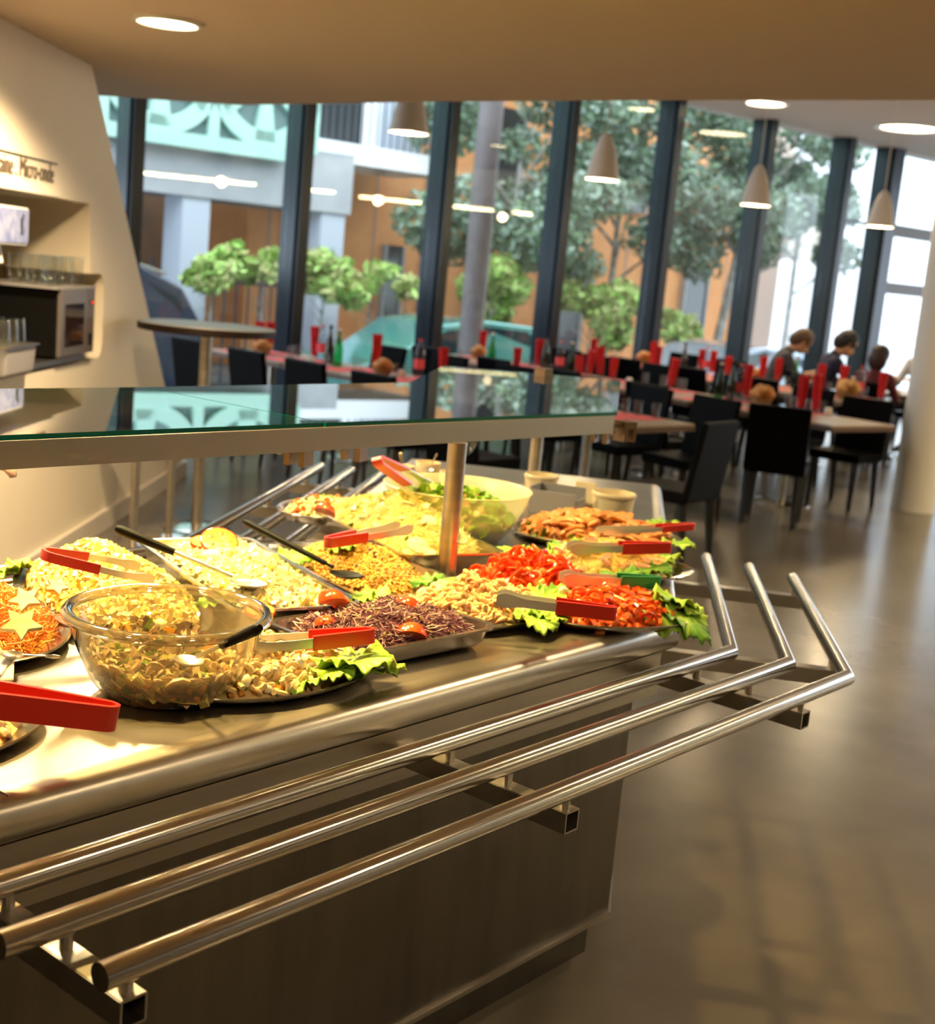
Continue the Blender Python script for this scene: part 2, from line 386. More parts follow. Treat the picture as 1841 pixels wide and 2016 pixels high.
# ================================================================== SERVING COUNTER
# plan: band bent by 33 degrees; leg a runs along t, leg b along DB
NB = Vector((-.994, .108))
def X2(n, nb):      # point with a-offset n and b-offset nb
    a1, b1, a2, b2 = -.769, .639, -.994, .108
    d = a1 * b2 - a2 * b1; return ((n * b2 - nb * b1) / d, (a1 * nb - a2 * n) / d)
def B(nb, s): return (NB.x * nb + DB.x * s, NB.y * nb + DB.y * s)
def band(n0, n1, b0, b1, t0=-1.5, s1=5.35):
    p = lambda n: A(n, t0)[:2]
    return [p(n0), X2(n0, b0), B(b0, s1), B(b1, s1), X2(n1, b1), p(n1)]
ctr = thing('serving_counter', 'long bent stainless steel salad bar counter with a three tube tray rail', 'counter', A(2.1, 1.0), ANGA)
LOC = Matrix.Translation(A(2.1, 1.0)) @ Matrix.Rotation(ANGA, 4, 'Z'); LINV = LOC.inverted()
def cobj(name, b, m, parent=ctr, smooth=35, label=None):
    b.v = [tuple(LINV @ Vector(p)) for p in b.v]; return obj(name, b, m, parent, smooth, label=label)
b = MB(); b.prism(band(1.665, 2.49, -.06, .72), 0, .12); cobj('plinth', b, m_panel, smooth=0)
b = MB(); b.prism(band(1.62, 2.53, -.105, .77), .12, .70); cobj('cabinet_body', b, m_panel, smooth=0)
b = MB(); b.prism(band(1.612, 2.54, -.113, .775), .112, .122); cobj('trim_strip', b, m_satin, smooth=0)
b = MB(); b.prism(band(1.575, 2.575, -.16, .815), .695, .80); cobj('apron', b, m_steel, smooth=0)
# top with a rolled front edge: swept profile around front and right sides
prof = [(1.60, .800), (1.575, .802), (1.563, .812), (1.56, .83), (1.562, .85), (1.570, .864), (1.586, .8715), (1.61, .873)]
tp = MB(); V = []
for (n, z) in prof:
    nb = -.20 + (n - 1.56)
    for q in (A(n, -1.5)[:2], X2(n, nb), B(nb, 5.35)): V.append((q[0], q[1], z))
F = []
for i in range(len(prof) - 1):
    for j in (0, 1): F.append((i * 3 + j, i * 3 + j + 1, (i + 1) * 3 + j + 1, (i + 1) * 3 + j))
tp.add(V, F)
tp.prism(band(1.61, 2.59, -.15, .83), .80, .873)
cobj('countertop', tp, m_steeltop, smooth=50)
for (t0_, t1_) in ((.95, .955),):
    b = MB(); q0, q1 = A(1.575, t0_), A(2.55, t0_); b.tube([(q0.x, q0.y, .8732), (q1.x, q1.y, .8732)], .0012, 6); cobj('seam', b, m_dark)
# tray rails, front and right side, mitred at the corner
def railpts(i):
    n, nb = (1.475, 1.338, 1.20)[i], (-.33, -.462, -.59)[i]
    st = (-1.5, .80, .85)[i]; c = X2(n, nb); e = (4.24, 4.15, 4.05)[i]
    q = A(n, st)
    return (q.x, q.y), c, e, nb
for i in range(3):
    q, c, e, nb = railpts(i); z = .80
    ex = c[0] + DB.x * ((e - c[1]) / DB.y); ey = e
    b = MB(); b.tube([(q[0], q[1], z), (c[0], c[1], z), (ex, ey, z)], .0185, 20); r = cobj('tray_rail', b, m_tube)
for i, (n, nb) in enumerate(((2.70, .945), (2.83, 1.075), (2.96, 1.21))):
    q = A(n, -1.5); c = X2(n, nb); e = 5.36 + .04 * i
    b = MB(); b.tube([(q.x, q.y, .80), (c[0], c[1], .80), (c[0] + DB.x * (e - c[1]) / DB.y, e, .80)], .0185, 16); cobj('tray_rail', b, m_tube)
# bracket arms of square tube with rail studs
def arm(p, q, w=.036, h=.036, studs=()):
    d = (Vector(q) - Vector(p)); L = d.length; a = math.atan2(d.y, d.x); mx = (Vector(p) + Vector(q)) / 2
    b = MB()
    for sy, sz, dy, dz in ((-1, 0, .003, h), (1, 0, .003, h), (0, -1, w, .003), (0, 1, w, .003)):
        n_ = Vector((-math.sin(a), math.cos(a), 0)) * sy * w / 2
        b.box((mx.x + n_.x, mx.y + n_.y, mx.z + sz * h / 2), (L, dy, dz), a)
    o = cobj('bracket_arm', b, m_satin, smooth=0)
    for s in studs:
        b = MB(); c = Vector(p) + d.normalized() * s; b.tube([(c.x, c.y, c.z + h / 2), (c.x, c.y, .784)], .009, 10); b.v = [tuple(LINV @ Vector(v)) for v in b.v]
        obj('stud', b, m_satin, o)
ZA = .742
for t in (.895, 1.79, 2.67):
    p = A(1.575, t, ZA); q = A(1.192, t, ZA); arm(p, q, studs=(.1, .237, .365))
for t in (.9, 1.9):
    p = A(2.53, t, ZA); q = A(3.0, t, ZA); arm(p, q, studs=(.17, .30, .43))
for s in (3.27, 4.08):
    p0 = B(-.12, s); q0 = B(-.62, s); arm((p0[0], p0[1], ZA), (q0[0], q0[1], ZA), studs=(.21, .342, .47))
for s in (4.0, 4.55, 5.1):
    p0 = B(.80, s); q0 = B(1.27, s); arm((p0[0], p0[1], ZA), (q0[0], q0[1], ZA), studs=(.145, .275, .41))

# ================================================================== SNEEZE GUARD
sg = thing('sneeze_guard', 'glass topped steel sneeze guard standing over the salad bar on round posts', 'sneeze guard', A(2.1, 2.5), ANGA)
SM = (Matrix.Translation(A(2.1, 2.5)) @ Matrix.Rotation(ANGA, 4, 'Z')).inverted()
def sobj(name, b, m, parent=sg, smooth=30, label=None):
    b.v = [tuple(SM @ Vector(p)) for p in b.v]; return obj(name, b, m, parent, smooth, label=label)
GZ = 1.292
gf0 = at(0, 858, GZ); gf1 = at(1216, 811, GZ); ge1 = at(1222, 749, GZ); ge0 = at(873, 720, GZ); gb1 = at(806, 753, GZ); gb0 = at(0, 767, GZ)
da = (gf1 - gf0).normalized(); gf00 = gf0 - da * 1.6; gb00 = gb0 - da * 1.6
s1a = at(640, 832, GZ); s1b = at(282, 762, GZ)
s1b = gb0 + (gb1 - gb0).normalized() * (s1b - gb0).length
def panel(pts, name='glass_panel'):
    b = MB(); b.prism([p[:2] for p in pts], GZ - .010, GZ, 0, 1); return sobj(name, b, [m_guard, m_gedge], smooth=0)
eps = da * .003
panel([gf00, s1a - eps, s1b - eps, gb00]); panel([s1a + eps, gf1, ge1, ge0, gb1, s1b + eps])
# frame bar under the glass along the front, returning on the right end
def bar(p, q, z0, z1, w, name='frame_bar', m=m_satin):
    d = (q - p); a = math.atan2(d.y, d.x); c = (p + q) / 2; b = MB(); b.box((c.x, c.y, (z0 + z1) / 2), (d.length + w, w, z1 - z0), a); return sobj(name, b, m, smooth=0)
inw = Vector((-da.y, da.x, 0)) * .012
bar(gf00 + inw, gf1 + inw - da * .02, GZ - .062, GZ - .0105, .02)
ed = (ge1 - gf1).normalized(); bar(gf1 - da * .03 + ed * .03, ge1 - da * .03 - ed * .05, GZ - .062, GZ - .0105, .02)
for (x, y, fl_) in ((-.040, 3.283, 0), (.238, 5.0, 1), (-1.15, 1.905, 0), (-1.18, 3.05, 1)):
    b = MB(); b.tube([(x, y, .873), (x, y, GZ - .011 if fl_ else GZ - .062)], .024, 24); sobj('post', b, m_steel)
    b = MB(); b.lathe([(.045, 0), (.045, .004), (.026, .008)], (x, y, .873), 24); sobj('post_flange', b, m_steel)
    if fl_: b = MB(); b.box((x, y, GZ + .014), (.05, .05, .028), ANGA); sobj('post_cap', b, m_brownclamp, smooth=0)
# glass clamps below the bar
def clamp(p, a):
    M = Matrix.Rotation(a, 3, 'Z'); b = MB()
    def bx(c, d): b.box(Vector(p) + M @ Vector(c), d, a)
    bx((0, 0, 0), (.052, .05, .022)); bx((-.019, 0, -.030), (.014, .05, .045)); bx((.019, 0, -.030), (.014, .05, .045)); bx((-.045, .0, .0), (.04, .03, .012))
    o = sobj('glass_clamp', b, m_brownclamp, smooth=0)
    c = Vector(p) + M @ Vector((-.05, 0, -.015)); b2 = MB(); b2.tube([c + Vector((0, 0, .012)), c - Vector((0, 0, .018))], .006, 10); b2.v = [tuple(SM @ Vector(v)) for v in b2.v]
    obj('clamp_screw', b2, m_satin, o)
for (px_, py_) in ((590, 872), (700, 864), (1185, 838)):
    p = at(px_, py_, GZ - .07); clamp(p, ANGA - 1.2)
p = at(1232, 836, GZ - .07); clamp(p, ANGA - .2)

# ================================================================== FOOD HELPERS
def rotm(n):
    q = RNG.normal(size=(n, 4)); q /= np.linalg.norm(q, axis=1)[:, None]; w, x, y, z = q.T
    return np.stack([1 - 2 * (y * y + z * z), 2 * (x * y - z * w), 2 * (x * z + y * w), 2 * (x * y + z * w), 1 - 2 * (x * x + z * z), 2 * (y * z - x * w), 2 * (x * z - y * w), 2 * (y * z + x * w), 1 - 2 * (x * x + y * y)], 1).reshape(n, 3, 3)
def flatrot(n, tilt=.5):
    a = RNG.uniform(0, 2 * pi, n); c, s = np.cos(a), np.sin(a); Rz = np.zeros((n, 3, 3)); Rz[:, 0, 0] = c; Rz[:, 0, 1] = -s; Rz[:, 1, 0] = s; Rz[:, 1, 1] = c; Rz[:, 2, 2] = 1
    a = RNG.uniform(-tilt, tilt, n); c, s = np.cos(a), np.sin(a); Rx = np.zeros((n, 3, 3)); Rx[:, 0, 0] = 1; Rx[:, 1, 1] = c; Rx[:, 1, 2] = -s; Rx[:, 2, 1] = s; Rx[:, 2, 2] = c
    a = RNG.uniform(-tilt, tilt, n); c, s = np.cos(a), np.sin(a); Ry = np.zeros((n, 3, 3)); Ry[:, 1, 1] = 1; Ry[:, 0, 0] = c; Ry[:, 0, 2] = s; Ry[:, 2, 0] = -s; Ry[:, 2, 2] = c
    return Rz @ Rx @ Ry
def tm(mb): return np.array(mb.v, float), mb.f
def T_cube(a=1, b=1, c=1):
    m = MB(); m.box((0, 0, 0), (a, b, c), taper=.8); return tm(m)
def T_ball(sx=1, sy=1, sz=1, n=6, k=4):
    m = MB(); m.ball((0, 0, 0), .5, n, k, sc=(sx, sy, sz), jit=.12); return tm(m)
def T_strand(L=1., r=.03, bend=.3, n=5, seg=3):
    m = MB(); m.tube([(L * (i / seg - .5), bend * math.sin(i / seg * pi) * L, bend * .5 * math.sin(i / seg * 2 * pi) * L) for i in range(seg + 1)], r, n); return tm(m)
def T_pasta(L=1., r=.26, bend=.35):
    m = MB(); m.tube([(L * (i / 4 - .5), bend * math.sin(i / 4 * pi) * L, 0) for i in range(5)], [r, r, r, r, r], 7); return tm(m)
def T_curl():
    m = MB(); m.tube([(.45 * math.cos(a), .45 * math.sin(a), a * .05) for a in [i * .55 for i in range(9)]], [.08, .13, .17, .19, .19, .17, .14, .1, .06], 7); return tm(m)
def T_ring(r=.5, t=.1):
    m = MB(); m.tube([(r * math.cos(a), r * math.sin(a), .08 * math.sin(2 * a)) for a in [i * pi / 6 for i in range(11)]], t, 5, flat=(1, .6)); return tm(m)
def T_disc(t=.2, n=12):
    m = MB(); m.lathe([(.0001, 0), (.45, 0), (.5, t / 2), (.45, t), (.0001, t)], n=n); return tm(m)
def T_leaf(n=9):
    m = MB(); V = [(0, 0, 0)]
    for i in range(n):
        a = i * 2 * pi / n; r = .5 * random.uniform(.75, 1.1); V.append((r * math.cos(a), r * .75 * math.sin(a), random.uniform(-.1, .16)))
    m.add(V, [(0, i + 1, (i + 1) % n + 1) for i in range(n)]); return tm(m)
def T_leafc(n=10):
    m = MB(); V = [(0, 0, 0)]
    for r_, zz in ((.28, .06), (.5, 0)):
        for i in range(n): a = i * 2 * pi / n; r = r_ * random.uniform(.85, 1.1); V.append((r * math.cos(a), r * .6 * math.sin(a), zz + .12 * math.sin(2 * a)))
    m.add(V, [(0, i + 1, (i + 1) % n + 1) for i in range(n)] + [(1 + i, 1 + n + i, 1 + n + (i + 1) % n, 1 + (i + 1) % n) for i in range(n)]); return tm(m)
def T_mush():
    m = MB(); out = [(-.5, .05), (-.42, .3), (-.2, .45), (0, .5), (.2, .45), (.42, .3), (.5, .05), (.3, -.02), (.13, 0), (.12, -.4), (-.12, -.4), (-.13, 0), (-.3, -.02)]
    m.prism([(x, y) for x, y in out], -.06, .06); return tm(m)
def dishrho(x, y, shape):
    return np.sqrt(x * x + y * y) if shape == 'oval' else (np.abs(x) ** 5 + np.abs(y) ** 5) ** .2
def noise2(x, y, sd):
    return .5 * np.sin(x * 5.1 + sd) * np.cos(y * 4.3 - sd * 2) + .3 * np.sin(x * 9.7 - y * 8.1 + sd * 3)
def heap(name, label, c, a, b_, ang, H, mbase, pieces, shape='oval', z=None, lump=.12, peak=(0, 0), flatness=.7, group=None, cat='food', kind='stuff', hfun=None):
    """mound of food; pieces = [(template, n, size, material, tilt or None, lift)]"""
    z = c[2] if z is None else z; sd = RNG.uniform(0, 9)
    def hh(x, y):
        if hfun: return hfun(x, y)
        r = dishrho(x, y, shape); k = 1 - np.clip(r, 0, 1) ** 2.4
        pk = 1 - .35 * np.sqrt((x - peak[0]) ** 2 + (y - peak[1]) ** 2)
        return H * (np.clip(k, 0, 1) ** flatness) * pk * (1 + lump * noise2(x, y, sd))
    mats = [mbase]; Vs = []; Fs = []; Ms = []; o = 0
    nr, na_ = 14, 40; V = [(0, 0, float(hh(np.array(0.), np.array(0.))) - .003)]
    for i in range(1, nr + 1):
        for j in range(na_):
            r = i / nr; t = 2 * pi * j / na_; x, y = math.cos(t), math.sin(t)
            if shape == 'rect': k = 1 / max((abs(x) ** 5 + abs(y) ** 5) ** .2, 1e-6); x *= k; y *= k
            x *= r; y *= r; V.append((x * a, y * b_, float(hh(np.array(x), np.array(y))) - .003))
    F = [(0, 1 + j, 1 + (j + 1) % na_) for j in range(na_)]
    for i in range(nr - 1):
        for j in range(na_): F.append((1 + i * na_ + j, 1 + (i + 1) * na_ + j, 1 + (i + 1) * na_ + (j + 1) % na_, 1 + i * na_ + (j + 1) % na_))
    Vs.append(np.array(V)); Fs += F; Ms += [0] * len(F); o = len(V)
    for (tmpl, n, size, m, tilt, lift) in pieces:
        if m not in mats: mats.append(m)
        mi = mats.index(m); tv, tf = tmpl
        t = RNG.uniform(0, 2 * pi, n); r = np.sqrt(RNG.uniform(0, 1, n)) * .97; x, y = np.cos(t), np.sin(t)
        if shape == 'rect': k = 1 / (np.abs(x) ** 5 + np.abs(y) ** 5) ** .2; x, y = x * k, y * k
        x, y = x * r, y * r
        P = np.stack([x * a, y * b_, hh(x, y) + RNG.uniform(-.4, .6, n) * size * lift], 1)
        R = rotm(n) if tilt is None else flatrot(n, tilt); sc = size * RNG.uniform(.7, 1.25, n)
        VV = np.einsum('nij,kj->nki', R, tv) * sc[:, None, None] + P[:, None, :]
        Vs.append(VV.reshape(-1, 3)); nv = len(tv)
        for i in range(n): Fs += [tuple(q + o + i * nv for q in f) for f in tf]
        Ms += [mi] * (n * len(tf)); o += n * nv
    me = bpy.data.meshes.new(name); me.from_pydata(np.concatenate(Vs).tolist(), [], Fs)
    for m in mats: me.materials.append(m)
    me.polygons.foreach_set('material_index', Ms); me.polygons.foreach_set('use_smooth', [True] * len(Fs)); me.set_sharp_from_angle(angle=math.radians(50)); me.update()
    ob = bpy.data.objects.new(name, me); COL.objects.link(ob); ob.location = (c[0], c[1], z); ob.rotation_euler = (0, 0, ang)
    tag(ob, label, cat, group, kind); return ob
def fm(name, c, c2=None, rough=.45, scale=60, sub=.08, **k): return mat(name, c, rough, col2=c2, scale=scale, sub=sub, **k)
f_carrot = fm('grated_carrot', (.86, .24, .015), (.90, .36, .04)); f_carrot2 = fm('carrot_light', (.92, .42, .08))
f_star = fm('star_fruit', (.88, .72, .25), (.92, .80, .40)); f_egg = fm('chopped_egg', (.80, .54, .08), (.84, .67, .22)); f_egg2 = fm('egg_yolk_crumb', (.92, .62, .10))
f_eggw = fm('egg_white', (.84, .76, .48)); f_lett = fm('lettuce', (.16, .38, .02), (.40, .58, .06), scale=18, bump=.3, bscale=60); f_lettd = fm('lettuce_dark', (.06, .22, .015), (.16, .38, .03), scale=18)
f_pot = fm('pale_salad', (.80, .66, .27), (.84, .75, .40)); f_cous = fm('couscous', (.56, .26, .03), (.64, .36, .06)); f_cousd = fm('raisin', (.16, .06, .02)); f_tom = fm('tomato', (.75, .045, .008), (.82, .10, .015), rough=.2)
f_tomf = fm('tomato_flesh', (.85, .20, .04), (.88, .30, .07), rough=.25); f_cab = fm('red_cabbage', (.07, .015, .035), (.20, .06, .10)); f_cabl = fm('cabbage_light', (.55, .42, .34), (.36, .20, .22))
f_pasta = fm('pasta', (.80, .56, .22), (.84, .68, .36)); f_shrimp = fm('shrimp', (.88, .38, .16), (.92, .55, .30)); f_cheese = fm('grated_cheese', (.80, .60, .12), (.84, .70, .26)); f_cuc = fm('cucumber', (.55, .62, .25), (.80, .82, .50))
f_chick = fm('roast_chicken', (.50, .16, .04), (.74, .34, .10), scale=30); f_ham = fm('ham', (.85, .38, .24), (.90, .52, .36)); f_pep = fm('red_pepper', (.72, .09, .012), (.82, .18, .02), rough=.25)
f_mush = fm('mushroom', (.27, .17, .07), (.52, .38, .19)); f_mushd = fm('mushroom_dark', (.13, .08, .035), (.24, .15, .07)); f_mix = fm('mixed_salad_dressing', (.50, .36, .10), (.42, .40, .10))

def leaf(c, size, rz, label, group, dark=False, tilt=0., droop=.35):
    m = MB(); n, k = 96, 7; V = [(0, 0, 0)]
    ph = random.uniform(0, 6)
    for i in range(1, k + 1):
        for j in range(n):
            t = 2 * pi * j / n; r = i / k * (1 + .1 * math.sin(3 * t + ph) + .035 * (i / k) * math.sin(17 * t + ph)); amp = .16 * (i / k) ** 2
            V.append((r * math.cos(t) * .5, r * math.sin(t) * .42, amp * math.sin(9 * t + ph) * .3 + amp * .22 * math.sin(19 * t - ph) + amp * .3 * math.sin(4 * t + 2 * ph) + .08 * (i / k) - droop * (i / k) ** 2 * max(0, math.cos(t)) * .5))
    F = [(0, 1 + j, 1 + (j + 1) % n) for j in range(n)] + [(1 + i * n + j, 1 + (i + 1) * n + j, 1 + (i + 1) * n + (j + 1) % n, 1 + i * n + (j + 1) % n) for i in range(k - 1) for j in range(n)]
    m.add([Vector(v) * size for v in V], F)
    o = obj('lettuce_leaf', m, f_lettd if dark else f_lett, None, 180, loc=c); o.rotation_euler = (tilt * math.sin(rz), tilt, rz); s = o.modifiers.new('thick', 'SOLIDIFY'); s.thickness = .0015
    tag(o, label, 'lettuce', group); return o
def wedge(c, r, rz, tilt, label, group):
    m = MB(); n, k = 8, 10; V = []; half = .85; r *= 1.15
    for i in range(n + 1):
        a = -half + 2 * half * i / n
        for j in range(k + 1):
            t = -pi / 2 + pi * j / k; V.append((math.cos(t) * math.cos(a), math.cos(t) * math.sin(a), math.sin(t)))
    F = [(i * (k + 1) + j, (i + 1) * (k + 1) + j, (i + 1) * (k + 1) + j + 1, i * (k + 1) + j + 1) for i in range(n) for j in range(k)]
    m.add([Vector(v) * r for v in V], F, 0)
    m.add([Vector(v) * r * .995 for v in V[:k + 1]] , [tuple(range(k + 1))[::-1]], 1); m.add([Vector(v) * r * .995 for v in V[-(k + 1):]], [tuple(range(k + 1))], 1)
    o = obj('tomato_wedge', m, [f_tom, f_tomf], None, 40, loc=c); o.rotation_euler = (tilt, -pi / 2 + .25, rz); tag(o, label, 'tomato', group); return o
def tslice(c, r, rz, tilt, label, group):
    t = thing('tomato_slice', label, 'tomato', c, rz, group); t.rotation_euler = (tilt, 0, rz)
    m = MB(); m.lathe([(.001, -.004), (r * .93, -.004), (r, -.002), (r, .002), (r * .93, .004), (.001, .004)], n=24); obj('flesh', m, f_tomf, t)
    m = MB(); m.openlathe([(r * .94, .0045), (r * 1.01, .003), (r * 1.01, -.003), (r * .94, -.0045)], n=24); obj('skin', m, f_tom, t)
    for q in range(5):
        m = MB(); m.ball((r * .52 * math.cos(q * 1.257), r * .52 * math.sin(q * 1.257), .0035), r * .2, 8, 5, sc=(1, .7, .25), rz=q * 1.257); obj('seed_pocket', m, f_pep, t)
    return t
def oval(name, label, c, a, b_, ang, m=None, depth=.016, cat='platter', rim=.03):
    k = min(a, b_)
    pr = [(0.001, .002), (1 - .22, .002), (1 - .12, depth * .5), (1 - .0, depth), (1.0, depth + .003), (1.012, depth + .001), (1.0, depth - .003), (.88, depth * .5 - .003), (.78, 0), (.001, 0)]
    b = MB(); b.lathe([(p[0], p[1]) for p in pr], n=56, sx=a, sy=b_); o = obj(name, b, m or m_tray, None, 50, loc=c, rz=ang); tag(o, label, cat); return o
def gastro(label, c, a, b_, ang, depth=.05, m=None, name='steel_tray', rimw=.012, rot=None):
    """rectangular pan with rounded corners, sloped walls, and a flat rolled rim"""
    def rr(sx_, sy_, z, r):
        P = []
        for (cx, cy, a0) in ((sx_ - r, sy_ - r, 0), (-sx_ + r, sy_ - r, pi / 2), (-sx_ + r, -sy_ + r, pi), (sx_ - r, -sy_ + r, 3 * pi / 2)):
            for i in range(7): t = a0 + i * pi / 12; P.append((cx + r * math.cos(t), cy + r * math.sin(t), z))
        return P
    rings = [rr(a - .02, b_ - .02, 0, .02), rr(a - .008, b_ - .008, .012, .028), rr(a, b_, depth, .032), rr(a + rimw, b_ + rimw, depth + .001, .04), rr(a + rimw, b_ + rimw, depth - .004, .04), rr(a + .0015, b_ + .0015, depth - .002, .034), rr(a - .006, b_ - .006, .010, .03), rr(a - .02, b_ - .02, -.002, .02)]
    rings = [rings[0]] + rings[1:]
    n = 28; b = MB(); V = sum(rings, []); F = [tuple(range(n))]
    for i in range(len(rings) - 1):
        for j in range(n): F.append((i * n + j, (i + 1) * n + j, (i + 1) * n + (j + 1) % n, i * n + (j + 1) % n)[::-1])
    F.append(tuple(range((len(rings) - 1) * n, len(rings) * n))[::-1]); b.add([(v[0], v[1], v[2] + .002) for v in V], F)
    o = obj(name, b, m or m_tray, None, 40, loc=c, rz=ang); tag(o, label, 'tray'); return o

m_tong = mat('tong_steel', (.75, .72, .66), .35, .9)
def tongs(label, pend, ptip, handle_m, spread=.045, h=.022, hl=.45, steel=True, roll=0., opening=None, thick=.0022, scal=True):
    """U of flat strip: bend at pend, two arms to ptip; strip stands h tall"""
    p, q = Vector(pend), Vector(ptip); d = q - p; L = d.length; dx = d.normalized()
    side = Vector((0, 0, 1)).cross(dx).normalized(); up = dx.cross(side).normalized()
    side, up = side * math.cos(roll) + up * math.sin(roll), up * math.cos(roll) - side * math.sin(roll)
    t = thing('serving_tongs', label, 'tongs', p); rows = []
    def strip(name, pts, w, th, m, parent, hs=None):
        b = MB(); n = len(pts); V = []
        for i, c in enumerate(pts):
            dd = (pts[min(i + 1, n - 1)] - pts[max(i - 1, 0)]).normalized(); nrm = dd.cross(up).normalized(); hh_ = (hs[i] if hs else w)
            for (sn, su) in ((-1, -1), (1, -1), (1, 1), (-1, 1)): V.append(c - p + nrm * th * sn + up * hh_ * .5 * su)
        F = [(i * 4 + j, i * 4 + (j + 1) % 4, (i + 1) * 4 + (j + 1) % 4, (i + 1) * 4 + j) for i in range(n - 1) for j in range(4)] + [(3, 2, 1, 0), tuple(range(n * 4 - 4, n * 4))]
        b.add(V, [f[::-1] for f in F]); return obj(name, b, m, parent, 40)
    def arm_pt(s, sg_): return p + dx * (s * L) + side * sg_ * (spread * .5 * (.35 + .65 * min(1, s * 1.6)) * (1 - .35 * max(0, s - .6)))
    bendp = []
    r0 = spread * .5 * .42
    for i in range(9):
        a = -pi / 2 + pi * i / 8; bendp.append(p + dx * (.02 - .02 * math.cos(a) * 1.0 - 0) + side * r0 * math.sin(a))
    hp = [arm_pt(s, -1) for s in np.linspace(hl, .09, 6)] + bendp + [arm_pt(s, 1) for s in np.linspace(.09, hl, 6)]
    strip('handle_grip', hp, h * 1.15, thick * 1.6, handle_m, t)
    if steel:
        for sg_ in (-1, 1):
            ss = np.linspace(hl * .9, 1.0, 9); hs = [h * .75] * 5 + [h * .8, h * 1.1, h * 1.3, h * .8]
            strip('tong_arm', [arm_pt(s, sg_) - up * (0) for s in ss], h, thick * .6, m_tong, t, hs)
    return t
def spoon(label, pend, ptip, hm, head=.03, hl=.55, hr=.009, black_head=False, cat='spoon'):
    p, q = Vector(pend), Vector(ptip); d = q - p; dx = d.normalized(); L = d.length
    t = thing('serving_spoon', label, cat, p)
    b = MB(); b.tube([Vector((0, 0, 0)), dx * .012, dx * L * hl * .5, dx * L * hl], [hr * .6, hr, hr * .9, hr * .7], 12); obj('handle', b, hm, t)
    m = hm if black_head else m_tong
    b = MB(); b.tube([dx * L * hl * .95, dx * (L - head * 1.2)], hr * .42, 8); obj('shaft', b, m, t)
    b = MB(); a = math.atan2(dx.y, dx.x); c = dx * L
    V = []; n = 20; pr = [(0.001, -.010), (.5, -.008), (.85, -.003), (1, .0), (.96, .0015), (.8, -.0015), (.45, -.0055), (.001, -.0075)]
    b.lathe(pr, c, n, sx=head * 1.35, sy=head, rz=a); obj('bowl', b, m, t); return t

# ================================================================== FOOD ON THE COUNTER
CT = .8735
t_cube, t_strand, t_strands, t_curl, t_ring, t_disc, t_lf, t_ball, t_pasta, t_mush, t_lfc = T_cube(), T_strand(1, .022, .3), T_strand(1, .035, .12, 4, 2), T_curl(), T_ring(), T_disc(), T_leaf(), T_ball(), T_pasta(), T_mush(), T_leafc()
t_chunk = T_cube(1, .7, .5); t_stick = T_cube(1, .22, .2); t_half = T_ball(1, 1, .55)
def V3(x, y, z=CT): return Vector((x, y, z))

# 1 bottom left platter of egg, leeks and mushrooms
c = A(1.85, .90, CT); oval('oval_platter', 'oval steel platter at the bottom left under the big red tongs', c, .27, .17, ANGA + .05, depth=.018)
heap('egg_salad', 'pale egg and leek salad on the bottom left platter', c + Vector((0, 0, .006)), .225, .14, ANGA + .05, .045, f_pot, [(t_half, 150, .024, f_eggw, None, .5), (t_chunk, 150, .022, f_pot, None, .6), (t_disc, 40, .020, f_cuc, None, .6), (t_half, 30, .014, f_egg2, None, .6), (t_curl, 16, .02, f_mushd, None, .8)])
for i, (dx, dy, rz) in enumerate(((-.05, .13, 1.4), (.07, .135, .9), (-.16, .10, 1.9))):
    d = Matrix.Rotation(ANGA, 3, 'Z') @ Vector((dx, dy, .03)); leaf(c + d, .12, rz + ANGA, 'frilly pale lettuce leaf on the bottom left platter', 'lettuce on the bottom left platter', tilt=-.2)
pe = at(228, 1412, .955); pt = pe + (at(-40, 1372, .985) - pe).normalized() * .34
tongs('bright red tongs lying closed end right over the bottom left platter', pe, pt, m_redplastic, .062, .034, .80)

# 2 white dish with sugar sachets
sc_ = A(2.03, 1.13, CT); t = thing('square_dish', 'white square dish holding blue and white paper sachets', 'dish', sc_, ANGA - .55)
b = MB(); b.box((0, 0, .004), (.10, .10, .006)); obj('base', b, m_white, t, 0)
b = MB(); h_ = .028
for sxx, syy in ((1, 0), (-1, 0), (0, 1), (0, -1)):
    a_ = .05; o_ = .085; p_ = [(sxx * a_ if sxx else -a_, syy * a_ if syy else -a_, .006), (sxx * a_ if sxx else a_, syy * a_ if syy else a_, .006), (sxx * o_ if sxx else o_, syy * o_ if syy else o_, h_ + .01), (sxx * o_ if sxx else -o_, syy * o_ if syy else -o_, h_ + .01)]
    b.add(p_, [(0, 1, 2, 3)]); 
o = obj('sides', b, m_white, t, 0); md = o.modifiers.new('s', 'SOLIDIFY'); md.thickness = .004
m_blue = mat('sachet_blue', (.12, .20, .55), .6, col2=(.75, .78, .85), scale=90, ramp=(.48, .52)); m_paper = mat('sachet_paper', (.82, .80, .78), .7)
for i in range(14):
    x, y = random.uniform(-.055, .055), random.uniform(-.055, .055)
    b = MB(); b.box((0, 0, 0), (.055, .032, .004)); b.box((0, 0, .0022), (.04, .022, .0012), 0, 1)
    o = obj('paper_sachet', b, [m_paper, m_blue], None, 0, loc=sc_ + Matrix.Rotation(ANGA, 3, 'Z') @ Vector((x, y, .018 + i * .0016))); o.rotation_euler = (random.uniform(-.3, .3), random.uniform(-.3, .3), random.uniform(0, 3))
    tag(o, 'blue and white paper sachet in the white square dish', 'sachet', 'sachets in the white dish')
spoon('steel spoon lying across the white sachet dish', at(118, 1293, .93), at(25, 1288, .925), m_tube, .016, .3, .004)

